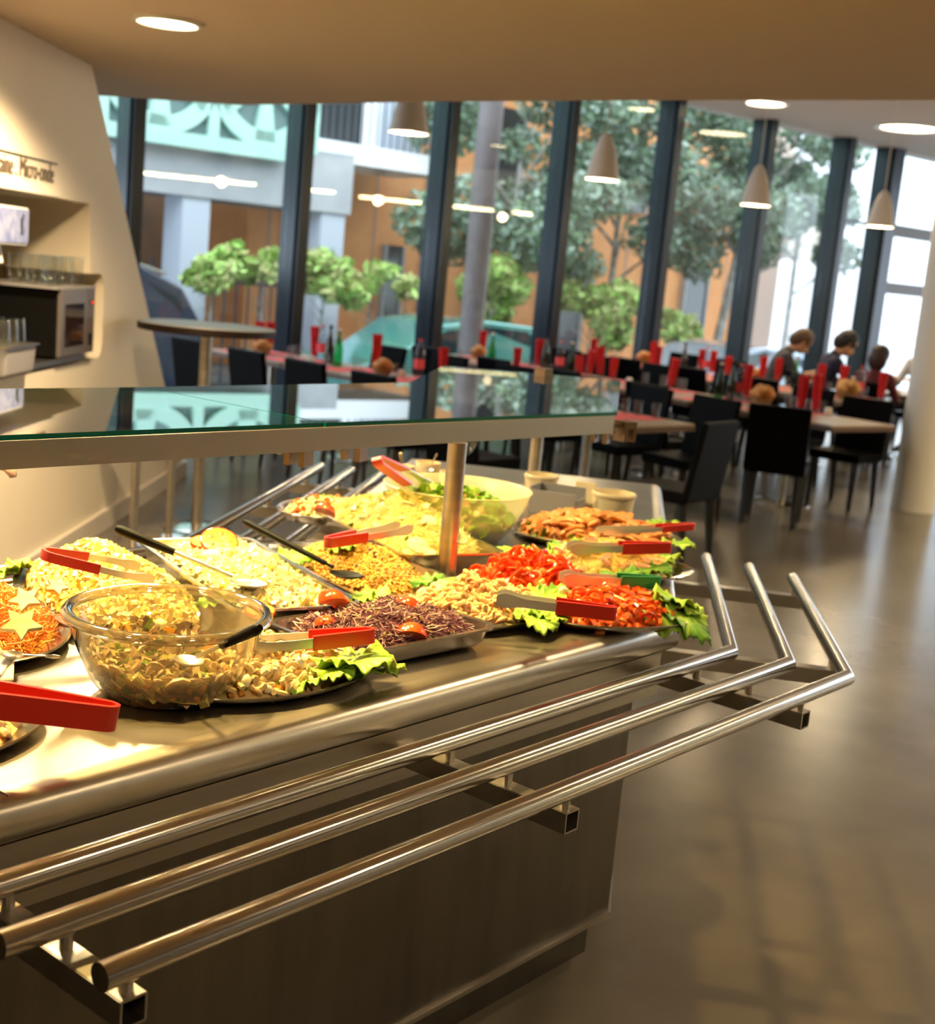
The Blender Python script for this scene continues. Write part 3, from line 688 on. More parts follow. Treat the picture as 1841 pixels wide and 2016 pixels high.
# 3 grated carrots
c = A(2.37, 1.26, CT); oval('oval_platter', 'oval steel platter under the grated carrots at the left edge', c, .32, .23, ANGA + 1.5, depth=.02)
ch = heap('grated_carrot', 'mound of grated orange carrot at the left edge', c + Vector((0, 0, .008)), .29, .20, ANGA + 1.5, .085, f_carrot, [(t_strand, 2600, .05, f_carrot, .6, .3), (t_strand, 700, .05, f_carrot2, .7, .4), (t_strand, 60, .05, f_pep, 1., .5), (t_disc, 5, .03, f_star, .4, .2)])
def star(c, r, rz, tl, lab):
    b = MB(); b.prism([((r if i % 2 == 0 else r * .5) * math.cos(i * pi / 5), (r if i % 2 == 0 else r * .5) * math.sin(i * pi / 5)) for i in range(10)], -.004, .004)
    o = obj('star_fruit_slice', b, f_star, None, 0, loc=c); o.rotation_euler = (tl, .15, rz); tag(o, lab, 'fruit'); bevel(o, .002)
star(at(42, 1228, .965), .038, .1, .6, 'pale star shaped fruit slice low on the grated carrots')
star(at(50, 1180, .97), .032, -.2, .6, 'yellow star shaped fruit slice in the middle of the grated carrots')
star(at(112, 1155, .968), .024, .3, .6, 'small yellow fruit slice right on the grated carrots')
for i, (px_, py_, rz) in enumerate(((45, 1118, .5), (165, 1150, 2.0), (10, 1122, 1.2))): leaf(at(px_, py_, .90), .13, rz, ('lettuce leaf at the back rim of the carrots near the left edge', 'lettuce leaf between the carrots and the left red tongs', 'lettuce leaf behind the carrots cut by the picture edge')[i], None, tilt=-.3)

# 4 yellow coleslaw / mimosa tray
c = V3(-.755, 2.775); oval('oval_platter', 'oval steel platter under the chopped egg salad', c, .37, .185, math.radians(-57), depth=.02)
heap('chopped_egg_salad', 'long mound of yellow chopped egg salad behind the glass bowl', c + Vector((0, 0, .008)), .35, .155, math.radians(-57), .10, f_egg, [(t_cube, 2600, .013, f_egg, None, .9), (t_cube, 1200, .013, f_eggw, None, .7), (t_ball, 900, .009, f_egg2, None, .7), (t_strand, 260, .03, f_carrot2, .6, .4)], lump=.2, peak=(-.2, 0))
for i, (px_, py_, rz) in enumerate(((170, 1138, 2.4), (430, 1185, .2), (190, 1175, 2.9))): leaf(at(px_, py_, .92), .10, rz, ('lettuce leaf behind the left tongs at the egg salad', 'lettuce leaf at the right edge of the egg salad beside the deep tray', 'dark lettuce leaf between the carrots and the egg salad')[i], None, dark=(i == 2), tilt=-.3)
pe = at(84, 1090, 1.03); pt = at(290, 1128, .985); tongs('red handled tongs resting on the chopped egg salad', pe, pt, m_redplastic, .13, .017, .48)

# 5 pale potato salad in a deep steel tray
an = math.radians(-58.5)
c = V3(-.500, 2.935)
gastro('deep rectangular steel tray of pale potato salad', c, .325, .135, an, .062)
heap('potato_salad', 'creamy pale potato and egg salad filling the deep steel tray', c + Vector((0, 0, .038)), .305, .118, an, .058, f_pot, [(t_chunk, 1500, .018, f_pot, None, .7), (t_chunk, 700, .020, f_eggw, None, .7), (t_half, 160, .026, f_eggw, None, .5), (t_stick, 250, .028, f_egg, None, .6)], shape='rect', lump=.25, flatness=.5)
for i, (px_, py_) in enumerate(((395, 1078), (462, 1090), (420, 1095))):
    b = MB(); b.ball((0, 0, 0), .026, 14, 9, sc=(1.15, .9, .6)); o = obj('boiled_egg', b, f_eggw, None, 60, loc=at(px_, py_, .962)); tag(o, 'half a white boiled egg at the back of the potato salad', 'egg', 'boiled eggs on the potato salad')
tslice(at(432, 1066, .985), .044, .4, .55, 'round tomato slice standing at the back of the potato salad tray', None)
tslice(at(400, 1068, .975), .030, .2, .3, 'tomato slice lying half hidden behind the upright slice on the potato salad', None)
tslice(at(512, 1203, .955), .030, .2, .2, 'orange tomato slice at the front left corner of the potato salad tray', None)
wedge(at(652, 1192, .955), .030, .6, .2, 'tomato wedge at the front right corner of the potato salad tray', None)
spoon('black handled steel spoon sunk in the potato salad', at(228, 1040, 1.055), at(490, 1148, .965), m_blackplastic, .03, .44, .011)

# 6 couscous
c = V3(-.25, 3.20); gastro('grey steel tray of golden couscous', c, .27, .15, math.radians(-54.5), .035, m_tray)
heap('couscous', 'golden couscous salad with raisins', c + Vector((0, 0, .012)), .245, .132, math.radians(-54.5), .078, f_cous, [(t_ball, 6500, .0075, f_cous, None, .8), (t_ball, 500, .008, f_egg2, None, .8), (t_ball, 90, .012, f_cousd, None, .8), (t_lf, 60, .014, f_lettd, None, .9)], lump=.2, flatness=.55)
for i, (px_, py_, rz, z) in enumerate(((575, 1098, 2.2, .93), (730, 1172, 5.2, .93), (700, 1180, 4.6, .925), (855, 1145, .3, .93), (680, 1072, 1.4, .96), (545, 1102, 2.8, .92))): leaf(at(px_, py_, z), .11, rz, ('lettuce leaf at the back left corner of the couscous', 'lettuce leaf between the couscous and the red cabbage, right one', 'lettuce leaf between the couscous and the red cabbage, left one', 'dark lettuce leaf at the foot of the front post', 'lettuce leaf behind the couscous by the upright red tongs', 'lettuce leaf in the far left rim of the couscous tray')[i], None, tilt=-.25, dark=i == 3)
spoon('long all black plastic spoon lying in the couscous', at(480, 1026, 1.045), at(682, 1130, .972), m_blackplastic, .030, .8, .008, True)

# 7 red cabbage tray
c = V3(-.150, 2.635); an7 = ANGA - .06
gastro('shallow rectangular steel tray of shredded red cabbage at the counter edge', c + Vector((0, 0, .006)), .20, .125, an7, .042)
heap('red_cabbage', 'shredded purple red cabbage salad', c + Vector((0, 0, .028)), .185, .112, an7, .06, f_cab, [(t_strands, 1300, .032, f_cab, .7, .4), (t_strands, 650, .030, f_cabl, .7, .5), (t_chunk, 60, .014, f_mush, None, .7)], shape='rect', lump=.3, flatness=.5)
for i, (px_, py_, rz, z, r_) in enumerate(((808, 1258, .3, .925, .030), (800, 1203, 2.2, .945, .028), (665, 1198, 1.1, .945, .026), (640, 1238, .2, .93, .024))):
    wedge(at(px_, py_, z - .008), r_, rz, .15 * i, ('tomato wedge at the front edge of the red cabbage', 'tomato wedge curled on top of the red cabbage', 'tomato wedge at the back left of the red cabbage', 'pale tomato wedge beside the red tongs on the cabbage')[i], None)
pe = at(735, 1250, .965); pt = at(462, 1272, .945); tongs('red handled tongs with scalloped tips across pasta and red cabbage', pe, pt, m_redplastic, .05, .024, .46)

# 8 pasta salad platter
c = A(1.775, 1.60, CT); oval('oval_platter', 'oval steel platter of pasta and onions beside the glass bowl', c, .235, .155, ANGA + .03, depth=.02)
heap('pasta_salad', 'pasta and white onion salad on the oval platter beside the glass bowl', c + Vector((0, 0, .008)), .205, .13, ANGA + .03, .055, f_pasta, [(t_pasta, 420, .022, f_pasta, None, .6), (t_half, 90, .026, f_eggw, None, .5), (t_half, 50, .03, f_pasta, None, .5), (t_lf, 50, .010, f_lettd, None, .9), (t_cube, 40, .010, f_carrot2, None, .9)], lump=.2)
for i, (px_, py_, rz, z, s_) in enumerate(((700, 1300, .2, .925, .16), (735, 1320, .6, .905, .12), (590, 1343, 4.6, .895, .11), (660, 1320, 5., .915, .10))): leaf(at(px_, py_, z), s_, rz, ('broad pale green lettuce leaf across the right half of the pasta platter', 'lettuce leaf at the right tip of the pasta platter', 'lettuce leaf hanging over the front rim of the pasta platter', 'lettuce leaf between the front and right leaves of the pasta platter')[i], None, tilt=-.2)

# 9 silver platter at the back with rice salad and tomato
c = A(2.80, 2.70, CT + .02); oval('oval_platter', 'small oval silver platter with a white paper edge at the back rail', c, .17, .125, ANGA + .3, depth=.03)
heap('rice_salad', 'rice salad with tomato and parsley on the small silver platter', c + Vector((0, 0, .015)), .145, .10, ANGA + .3, .045, f_pasta, [(t_strands, 700, .018, f_egg, None, .6), (t_ball, 300, .012, f_pot, None, .6), (t_chunk, 40, .020, f_pep, None, .8), (t_lf, 60, .018, f_lettd, None, .8)])
wedge(at(638, 1012, .955), .028, .1, 0, 'long tomato wedge on the small silver platter', None)
# 10 grated cheese tray
u_ = (A(2.12, 2.58) - A(2.80, 2.83)); u_.z = 0; an = math.atan2(u_.y, u_.x); c = A(2.47, 2.68, CT)
gastro('long steel tray heaped with grated cheese', c, .33, .145, an, .055)
heap('grated_cheese', 'high heap of yellow grated cheese with cucumber rounds', c + Vector((0, 0, .03)), .31, .13, an, .11, f_cheese, [(t_strands, 3600, .026, f_cheese, .7, .5), (t_strands, 1200, .024, f_eggw, .7, .5), (t_disc, 26, .036, f_cuc, .6, .3), (t_lf, 40, .024, f_lett, None, .6)], shape='rect', lump=.2, flatness=.6)
for (px_, py_, r_) in ((823, 1073, .028), (845, 1025, .02), (905, 1060, .02)):
    b = MB(); b.lathe([(.001, -.003), (r_, -.002), (r_, .002), (.001, .003)], n=20); o = obj('cucumber_slice', b, f_cuc, None, 40, loc=at(px_, py_, .985)); o.rotation_euler = (.5, .3, 0); tag(o, 'round pale cucumber slice on the grated cheese', 'cucumber', 'cucumber slices on the cheese')
pe = at(642, 1068, .985); pt = at(800, 1038, .99); tongs('red handled tongs beside the small silver platter reaching into the cheese', pe, pt, m_redplastic, .05, .022, .42)

# 11 frosted bowl of mixed salad
bc = V3(-.035, 3.83); b = MB()
b.openlathe([(.11, 0), (.14, .008), (.178, .06), (.206, .12), (.216, .152), (.221, .157), (.218, .159), (.211, .153), (.199, .12), (.172, .062), (.136, .012), (.001, .010)], n=64)
o = obj('salad_bowl', b, m_frost, None, 60, loc=bc); tag(o, 'large frosted plastic bowl of mixed salad behind the front post', 'bowl')
heap('mixed_salad', 'mixed green salad with ham in the frosted plastic bowl', bc + Vector((0, 0, .022)), .165, .165, 0, .12, f_mix, [(t_lfc, 500, .05, f_lett, None, .5), (t_chunk, 200, .022, f_ham, None, .6), (t_cube, 260, .016, f_cheese, None, .6), (t_cube, 40, .018, f_cousd, None, .6), (t_chunk, 40, .02, f_tom, None, .6)], hfun=lambda x, y: .035 + .075 * (1 - np.clip(np.sqrt(x * x + y * y), 0, 1) ** 3) * (1 - .25 * x))
bw = MB(); 
pe = at(742, 906, 1.125); pt = at(850, 968, .99); tongs('red tongs sticking up out of the frosted salad bowl', pe, pt, m_redplastic, .05, .026, .52, roll=1.2)

# 12 chicken pieces
c = V3(.40, 4.0); oval('oval_platter', 'oval steel platter of roasted chicken pieces near the right end', c, .27, .20, .1, depth=.022)
heap('chicken_bed', 'lettuce and chicken scraps under the roasted chicken pieces', c + Vector((0, 0, .01)), .25, .18, .1, .05, f_chick, [(t_lf, 120, .04, f_lett, .5, .4), (t_chunk, 260, .03, f_chick, None, .5)])
cks = []
for v in range(3):
    m = MB(); m.tube([(-.035, 0, 0), (-.015, .005 * v, .004), (.01, -.004, .005), (.034, .006, 0)], [.008, .016, .014, .007], 9, flat=(1.2, .55)); cks.append(m.mesh('chicken_piece', f_chick, 60))
for i in range(80):
    t_ = random.uniform(0, 2 * pi); r_ = math.sqrt(random.random()) * .93; x, y = r_ * math.cos(t_), r_ * math.sin(t_)
    o = bpy.data.objects.new('chicken_piece', cks[i % 3]); COL.objects.link(o); o.location = c + Vector((x * .24, y * .17, .022 + .055 * (1 - r_ ** 2)))
    o.rotation_euler = (random.uniform(-.5, .5), random.uniform(-.5, .5), random.uniform(0, 6)); tag(o, 'reddish brown roasted chicken piece heaped on the rear right platter', 'chicken', 'chicken pieces on the rear right platter')
for i, (px_, py_, rz) in enumerate(((1335, 1072, 0), (1305, 1030, .6), (1050, 1088, 4), (1110, 1075, 5))): leaf(at(px_, py_, .915), .11, rz, ('lettuce leaf at the right end of the chicken platter', 'small lettuce leaf behind the chicken by the red grips', 'lettuce leaf at the front left of the chicken platter', 'lettuce leaf in front of the chicken by the cheese')[i], None, tilt=-.2)
pe = at(1366, 1036, .985); pt = at(1180, 1046, .975); tongs('steel tongs with short red grips on top of the chicken pieces', pe, pt, m_redplastic, .045, .016, .38)
# 13 ham, cheese and surimi platter
c = V3(.415, 3.56); oval('oval_platter', 'oval steel platter of ham rolls and yellow cheese', c, .23, .15, .28, depth=.02)
heap('shredded_cheese', 'shredded yellow cheese with ham sticks on the right platter', c + Vector((-.02, 0, .008)), .19, .125, .28, .08, f_cheese, [(t_strands, 1500, .026, f_cheese, .6, .5), (t_stick, 34, .045, f_ham, .4, .6), (t_chunk, 20, .022, f_ham, None, .5)])
for i in range(7):
    b = MB(); b.tube([(-.045, 0, 0), (0, .004, .003), (.045, 0, 0)], .010, 10); o = obj('ham_roll', b, f_ham, None, 60, loc=c + Vector((.06 + .022 * (i % 4), -.07 + .026 * i, .035 + .004 * (i % 3)))); o.rotation_euler = (0, .12, .3 + .1 * i)
    tag(o, 'pale pink ham roll on the yellow cheese platter', 'ham', 'ham rolls on the cheese platter')
for i, (px_, py_, rz, dk) in enumerate(((1290, 1105, .2, 0), (1225, 1135, 5.2, 1), (1280, 1120, 5.9, 1), (1020, 1090, 2.8, 0), (1300, 1098, .5, 0))): leaf(at(px_, py_, .91), .12, rz, ('curly lettuce leaf at the right tip of the ham platter', 'dark lettuce leaf in front of the yellow shredded cheese', 'dark lettuce leaf between the ham rolls and the green tongs', 'lettuce leaf at the left end of the ham and cheese platter', 'lettuce leaf on the ham platter touching the counter end')[i], None, bool(dk), tilt=-.2)
pe = at(1320, 1078, .965); pt = at(1120, 1078, .955); tongs('red handled tongs above the yellow cheese platter', pe, pt, m_redplastic, .04, .026, .5)
# 14 tomato and pepper
c = V3(.165, 3.24); oval('oval_platter', 'oval steel platter of shiny red tomatoes', c, .175, .135, .6, depth=.02)
heap('tomato_salad', 'glossy sliced red tomatoes and peppers beside the front post', c + Vector((0, 0, .008)), .155, .115, .6, .085, f_tom, [(t_ring, 110, .045, f_tom, None, .3), (t_ring, 60, .04, f_pep, None, .3), (t_half, 50, .026, f_tomf, None, .4), (t_chunk, 40, .02, f_tom, None, .5)], lump=.25)
for i, (px_, py_, rz) in enumerate(((960, 1165, 4), (1030, 1170, 5), (1085, 1165, 5.5), (870, 1165, 3))): leaf(at(px_, py_, .915), .10, rz, ('dark lettuce leaf at the front left of the sliced tomatoes', 'lettuce leaf between tomatoes and big red tongs', 'dark lettuce leaf right of the sliced tomatoes', 'lettuce leaf between the post and the sliced tomatoes')[i], None, dark=i % 2 == 0, tilt=-.2)
for i, (px_, py_) in enumerate(((1108, 1162), (1138, 1188))):
    b = MB(); b.ball((0, 0, 0), .010, 12, 8); o = obj('mozzarella_ball', b, f_eggw, None, 60, loc=at(px_, py_, .945)); tag(o, 'small white mozzarella ball among the tomatoes', 'cheese', 'mozzarella balls')
pe = at(1298, 1146, .955); pt = at(1105, 1138, .96); tongs('green handled tongs between the tomato and ham platters', pe, pt, m_greenplastic, .04, .026, .42)
# 15 carrot / pepper strips at the right end
c = V3(.365, 3.04, CT); oval('oval_platter', 'oval steel platter overhanging the right counter corner', c, .225, .145, .42, depth=.02)
heap('pepper_strips', 'orange red pepper and tomato strips on the platter at the right corner', c + Vector((0, 0, .008)), .20, .12, .42, .06, f_pep, [(t_stick, 420, .04, f_pep, .6, .5), (t_half, 60, .028, f_tomf, None, .4), (t_ring, 40, .035, f_tom, None, .4)], lump=.25)
for i, (px_, py_, rz, dk, z) in enumerate(((1335, 1190, 0, 0, .92), (1350, 1222, 5.6, 1, .895), (1330, 1180, .6, 0, .93), (1290, 1205, 5.2, 0, .91), (1215, 1195, 5, 0, .915), (1070, 1180, 4, 0, .92), (1345, 1210, 5.2, 0, .905))): leaf(at(px_, py_, z), .13, rz, ('big lettuce leaf covering the right end of the corner platter', 'dark lettuce leaf hanging over the right counter corner', 'lettuce leaf at the back right of the corner platter', 'lettuce leaf in front of the pepper strips at right', 'lettuce leaf in the middle of the pepper strips', 'lettuce leaf left of the pepper strips by the big red tongs', 'lettuce leaf drooping over the counter edge at the corner')[i], None, bool(dk), tilt=.05, droop=.7)
pe = at(1211, 1208, .955); pt = at(978, 1176, .965); tongs('large red tongs with steel tip laid over the right front platters', pe, pt, m_redplastic, .04, .026, .5)
# 16 shrimp pasta
c = V3(.03, 2.93); oval('oval_platter', 'oval steel platter of pink shrimp pasta', c, .225, .14, ANGA - .12, depth=.02)
heap('shrimp_pasta', 'pasta with pink shrimps on the platter behind the red cabbage', c + Vector((0, 0, .008)), .205, .12, ANGA - .12, .075, f_pasta, [(t_pasta, 550, .020, f_pasta, None, .6), (t_curl, 260, .024, f_shrimp, None, .5), (t_ball, 200, .012, f_pot, None, .6)], lump=.35)
for i, (px_, py_, rz) in enumerate(((1075, 1212, .2), (1055, 1222, 5.5), (1090, 1205, .8))): leaf(at(px_, py_, .905), .11, rz, ('bright green lettuce leaf on the right tip of the shrimp platter', 'lettuce leaf on the front rim of the shrimp platter', 'lettuce leaf under the big red tongs on the shrimp platter')[i], None, tilt=0.)

# 17 big clear glass bowl
gc = V3(-.505, 2.235); t = obj('glass_bowl', (lambda b: (b.openlathe([(.001, .001), (.08, .001), (.098, .006), (.115, .03), (.134, .075), (.147, .118), (.153, .124), (.158, .128), (.159, .134), (.155, .139), (.149, .137), (.146, .131), (.141, .118), (.128, .076), (.109, .033), (.092, .010), (.001, .008)], n=96), b)[1])(MB()), m_bowl, None, 60, loc=gc); t.scale = (1.14, 1.14, 1.1)
tag(t, 'large clear glass bowl of mushroom salad at the front', 'bowl')
b = MB(); b.openlathe([(.150 + .0095 * math.cos(a_), .1315 + .0085 * math.sin(a_)) for a_ in [i * pi / 6 for i in range(13)]], n=96); obj('rim', b, glassmat('bowl_rim_glass', (.92, .90, .84), .04, 1.5, 4.5, .12), t, 60)
def bowlprof(h): return np.interp(h, [.008, .033, .076, .118], [.088, .107, .126, .139])
ms = heap('mushroom_salad', 'mushroom and courgette salad in the clear glass bowl', gc + Vector((0, 0, .01)), .125, .125, 0, .07, f_mix, [(t_mush, 110, .034, f_mush, None, .3), (t_mush, 60, .03, f_mushd, None, .3), (t_chunk, 120, .020, f_mix, None, .5), (t_lfc, 60, .03, f_lettd, None, .5), (t_ball, 60, .013, f_carrot2, None, .5), (t_lfc, 60, .028, f_lett, None, .5), (t_half, 60, .022, f_mushd, None, .5)], hfun=lambda x, y: .030 - .016 * x + .012 * y + .006 * noise2(x, y, 1.))
# sides of the salad seen through the glass
def sidesalad():
    mats = [f_mix, f_mush, f_mushd, f_lett, f_carrot2, f_pot, f_lettd]; mb = MB(); prof_ = [(float(bowlprof(z)) - .006, z) for z in (.01, .025, .04, .055)]
    mb.openlathe(prof_, n=48)
    tl = [t_mush, t_chunk, t_lfc, t_half, t_chunk]
    for i in range(760):
        a_ = random.uniform(0, 2 * pi); top = .052 - .018 * math.cos(a_) + .012 * math.sin(a_) ; z = random.uniform(.012, max(.03, top + .008)); r = float(bowlprof(z)) - .005
        k = random.choice([0, 0, 0, 1, 2, 2, 3, 4]); mi = {0: random.choice([1, 1, 2]), 1: random.choice([0, 5, 4]), 2: random.choice([3, 6]), 3: 5, 4: random.choice([4, 0, 2])}[k]
        s_ = random.uniform(.012, .026) if k != 0 else random.uniform(.024, .040)
        N_ = Vector((math.cos(a_), math.sin(a_), -.3)).normalized(); M = N_.to_track_quat('Z', 'Y').to_matrix() @ Matrix.Rotation(random.uniform(0, 6), 3, 'Z') @ Matrix.Rotation(random.uniform(-.4, .4), 3, 'X')
        tv, tf = tl[k]; mb.add([Vector((r * math.cos(a_), r * math.sin(a_), z)) + M @ Vector(v) * s_ for v in tv], tf, mi)
    for a_, z, s_ in ((-1.15, .034, .052), (-2.2, .048, .042), (-1.75, .028, .040), (-.5, .036, .044)):
        r = float(bowlprof(z)) - .001; N_ = Vector((math.cos(a_), math.sin(a_), -.3)).normalized(); M = N_.to_track_quat('Z', 'Y').to_matrix() @ Matrix.Rotation(a_ + 2, 3, 'Z')
        mb.add([Vector((r * math.cos(a_), r * math.sin(a_), z)) + M @ Vector(v) * s_ for v in t_mush[0]], t_mush[1], 1); mb.add([Vector((r * math.cos(a_) * 1.012, r * math.sin(a_) * 1.012, z)) + M @ (Vector(v) * s_ * .55) for v in t_mush[0]], t_mush[1], 2)
    me = mb.mesh('mushroom_pieces', mats, 50); o = bpy.data.objects.new('mushroom_pieces', me); COL.objects.link(o); o.parent = ms; o.location = (0, 0, -.008); o.scale = (1.13, 1.13, 1.08); o['kind'] = 'stuff'
sidesalad()
spoon('short black handled spoon leaning in the clear glass bowl', at(512, 1236, 1.055), at(372, 1300, .945), m_blackplastic, .024, .52, .010)

# 18 ramekins, tubs and boxes behind the big bowls
def ramekin(c, r, h, m, mf, lab, stick=None):
    t = thing('ramekin', lab, 'bowl', c)
    b = MB(); b.lathe([(.001, 0), (r * .85, 0), (r, h), (r * .93, h), (r * .8, .004), (.001, .004)], n=24); obj('cup', b, m, t)
    b = MB(); b.lathe([(.001, h * .2), (r * .9, h * .75), (r * .5, h * .92), (.001, h * .95)], n=20); obj('filling', b, mf, t)
ramekin(V3(-.245, 4.62), .045, .085, m_cream, f_egg2, 'small yellow tub left of the other tubs behind the frosted bowl')
ramekin(V3(-.155, 4.66), .045, .10, m_cream, f_egg2, 'yellow tub in the middle of the row behind the frosted bowl')
ramekin(V3(-.07, 4.60), .04, .085, m_cream, f_egg2, 'small yellow tub right of the others behind the frosted bowl')
spoon('thin steel spoon standing in the yellow tubs', at(860, 893, 1.06), at(845, 925, .97), m_tube, .016, .2, .004)
spoon('pale plastic stick standing in the left yellow tub', at(789, 892, 1.06), at(792, 930, .96), m_cream, .010, .5, .006)
def wineglass(c, lab, group=None, k=1.):
    b = MB(); b.openlathe([(.03 * k, 0), (.028 * k, .003), (.004, .008), (.004, .07 * k), (.02 * k, .085 * k), (.034 * k, .11 * k), (.036 * k, .14 * k), (.030 * k, .175 * k), (.0285 * k, .175 * k), (.034 * k, .14 * k), (.032 * k, .112 * k), (.018 * k, .088 * k), (.001, .08 * k)], n=20)
    o = obj('wine_glass', b, m_glass, None, 60, loc=c); tag(o, lab, 'glass', group); return o
wineglass(V3(-.03, 4.95), 'wine glass on the counter behind the front post', None, 1.3)
def tub(c, r, h, lab):
    t = thing('cutlery_tub', lab, 'tub', c); b = MB(); b.lathe([(.001, 0), (r * .9, 0), (r, h), (r * .96, h), (r * .85, .004), (.001, .004)], n=32); obj('tub_body', b, m_cream, t); b = MB(); b.openlathe([(r, h), (r * 1.05, h - .004), (r * 1.05, h - .012), (r, h - .012)], n=32); obj('rim', b, m_cream, t)
tub(V3(.255, 4.72), .06, .085, 'cream round tub left behind the grey bin')
tub(V3(.50, 4.52), .075, .075, 'cream round tub right of the upright card')
t = thing('napkin_bin', 'tilted grey plastic bin behind the chicken platter', 'bin', V3(.30, 4.42), -.35)
b = MB(); b.box((0, 0, .004), (.15, .12, .006)); b.box((0, -.06, .04), (.16, .005, .08)); b.box((0, .06, .045), (.16, .005, .09)); obj('bin_body', b, m_greyplastic, t, 0)
for xx, hh_ in ((.08, .06), (-.08, .09)): b = MB(); b.box((xx, 0, hh_ / 2), (.005, .12, hh_)); obj('bin_end', b, m_greyplastic, t, 0)
b = MB(); b.box((0, 0, .05), (.075, .006, .10)); o = obj('card_holder', b, m_cream, None, 0, loc=V3(.395, 4.52)); o.rotation_euler = (-.25, 0, -.3); tag(o, 'cream upright card between the two round tubs', 'card'); bevel(o, .002)

# ================================================================== RECESS WITH MICROWAVE
t = thing('microwave_oven', 'silver fronted microwave oven in the wall recess', 'microwave', (-2.28, 6.74, 1.045))
b = MB(); b.box((-.0, -.0, .175), (.40, .56, .33)); o = obj('casing', b, m_blackplastic, t, 0); bevel(o, .006)
b = MB(); b.box((.21, -.06, .175), (.022, .42, .33)); o = obj('door', b, mat('oven_door_grey', (.15, .135, .135), .35, .3), t, 0); bevel(o, .004)
b = MB(); b.box((.2225, -.06, .165), (.004, .30, .21)); obj('door_window', b, mat('oven_window', (.02, .012, .012), .06, spec=.9), o, 0)
b = MB(); b.box((.21, .215, .175), (.022, .125, .33)); o = obj('control_panel', b, mat('control_panel', (.10, .075, .055), .35), t, 0)
b = MB(); b.box((.2215, .225, .27), (.002, .06, .022)); obj('display', b, mat('display_dark', (.01, .01, .01), .1), o, 0)
b = MB(); b.box((.2228, .235, .27), (.001, .025, .010)); obj('red_digits', b, emit('red_led', (1, .05, .02), 1.5), o, 0)
b = MB(); b.box((.222, .215, .08), (.004, .05, .06)); obj('door_button', b, m_blackplastic, o, 0)
b = MB(); b.box((-2.38, 6.08, 1.03), (.58, 1.80, .028)); o = obj('recess_shelf', b, m_satin, None, 0); tag(o, 'steel shelf carrying the microwave in the wall recess', 'shelf')
b = MB(); b.box((-2.28, 6.72, 1.393), (.44, .62, .012)); o = obj('glass_tray', b, m_greyplastic, None, 0); tag(o, 'flat grey tray on top of the microwave', 'tray')
def tumbler(c, lab, group=None, inv=False):
    b = MB(); k = -1 if inv else 1; z0 = .11 if inv else 0
    b.openlathe([(p[0], z0 + k * p[1]) for p in [(.001, 0), (.028, 0), (.031, .02), (.036, .11), (.034, .11), (.029, .02), (.026, .006), (.001, .006)]], n=20); o = obj('drinking_glass', b, m_glass, None, 60, loc=c); tag(o, lab, 'glass', group)
    return o
for i, (x, y) in enumerate(((-2.13, 6.50), (-2.14, 6.60), (-2.15, 6.71), (-2.15, 6.82), (-2.23, 6.54), (-2.24, 6.66), (-2.24, 6.79), (-2.33, 6.58), (-2.33, 6.71), (-2.13, 6.92))): tumbler(Vector((x, y, 1.40)), 'clear drinking glass standing on top of the microwave', 'glasses on the microwave').scale = (1., 1., 1.3)
t = thing('steel_bucket', 'grey steel bucket holding upturned glasses at the left edge', 'bucket', (-2.14, 5.86, 1.02))
b = MB(); b.box((0, 0, .065), (.20, .36, .13), taper=1.08); o = obj('bucket_body', b, m_greyplastic, t, 0); bevel(o, .015, 3)
b = MB(); b.box((0, 0, .130), (.235, .40, .008)); o = obj('rim', b, m_satin, t, 0)
for i, (x, y) in enumerate(((-2.10, 5.80), (-2.10, 5.90), (-2.10, 5.99), (-2.18, 5.84), (-2.18, 5.95))): tumbler(Vector((x, y, 1.155)), 'upturned clear glass on the grey steel bucket', 'upturned glasses on the bucket', True)
t = thing('water_dispenser', 'blue and white water dispenser above the glasses at the left edge', 'dispenser', (-2.33, 6.02, 1.44))
m_bluepanel = mat('blue_panel', (.14, .18, .42), .4, col2=(.34, .38, .60), scale=14)
b = MB(); b.box((0, -.05, .23), (.36, .50, .17)); obj('housing', b, m_white, t, 0)
b = MB(); b.box((.184, -.05, .23), (.008, .48, .15)); o = obj('front_panel', b, m_bluepanel, t, 0)
b = MB(); b.box((.1885, .10, .245), (.002, .03, .045)); b.ball((.1885, .115, .275), .012, 8, 6, sc=(.1, 1, 1)); b.box((.1885, .105, .21), (.002, .022, .04)); obj('figure_mark', b, m_dark, o, 0)
for y in (-.12, .02):
    b = MB(); b.tube([(.1, y, .15), (.1, y, .06)], [.02, .035], 14); obj('tap', b, m_white, t)
b = MB(); b.box((-.08, -.05, .07), (.16, .46, .16)); obj('column_body', b, m_greyplastic, t, 0)

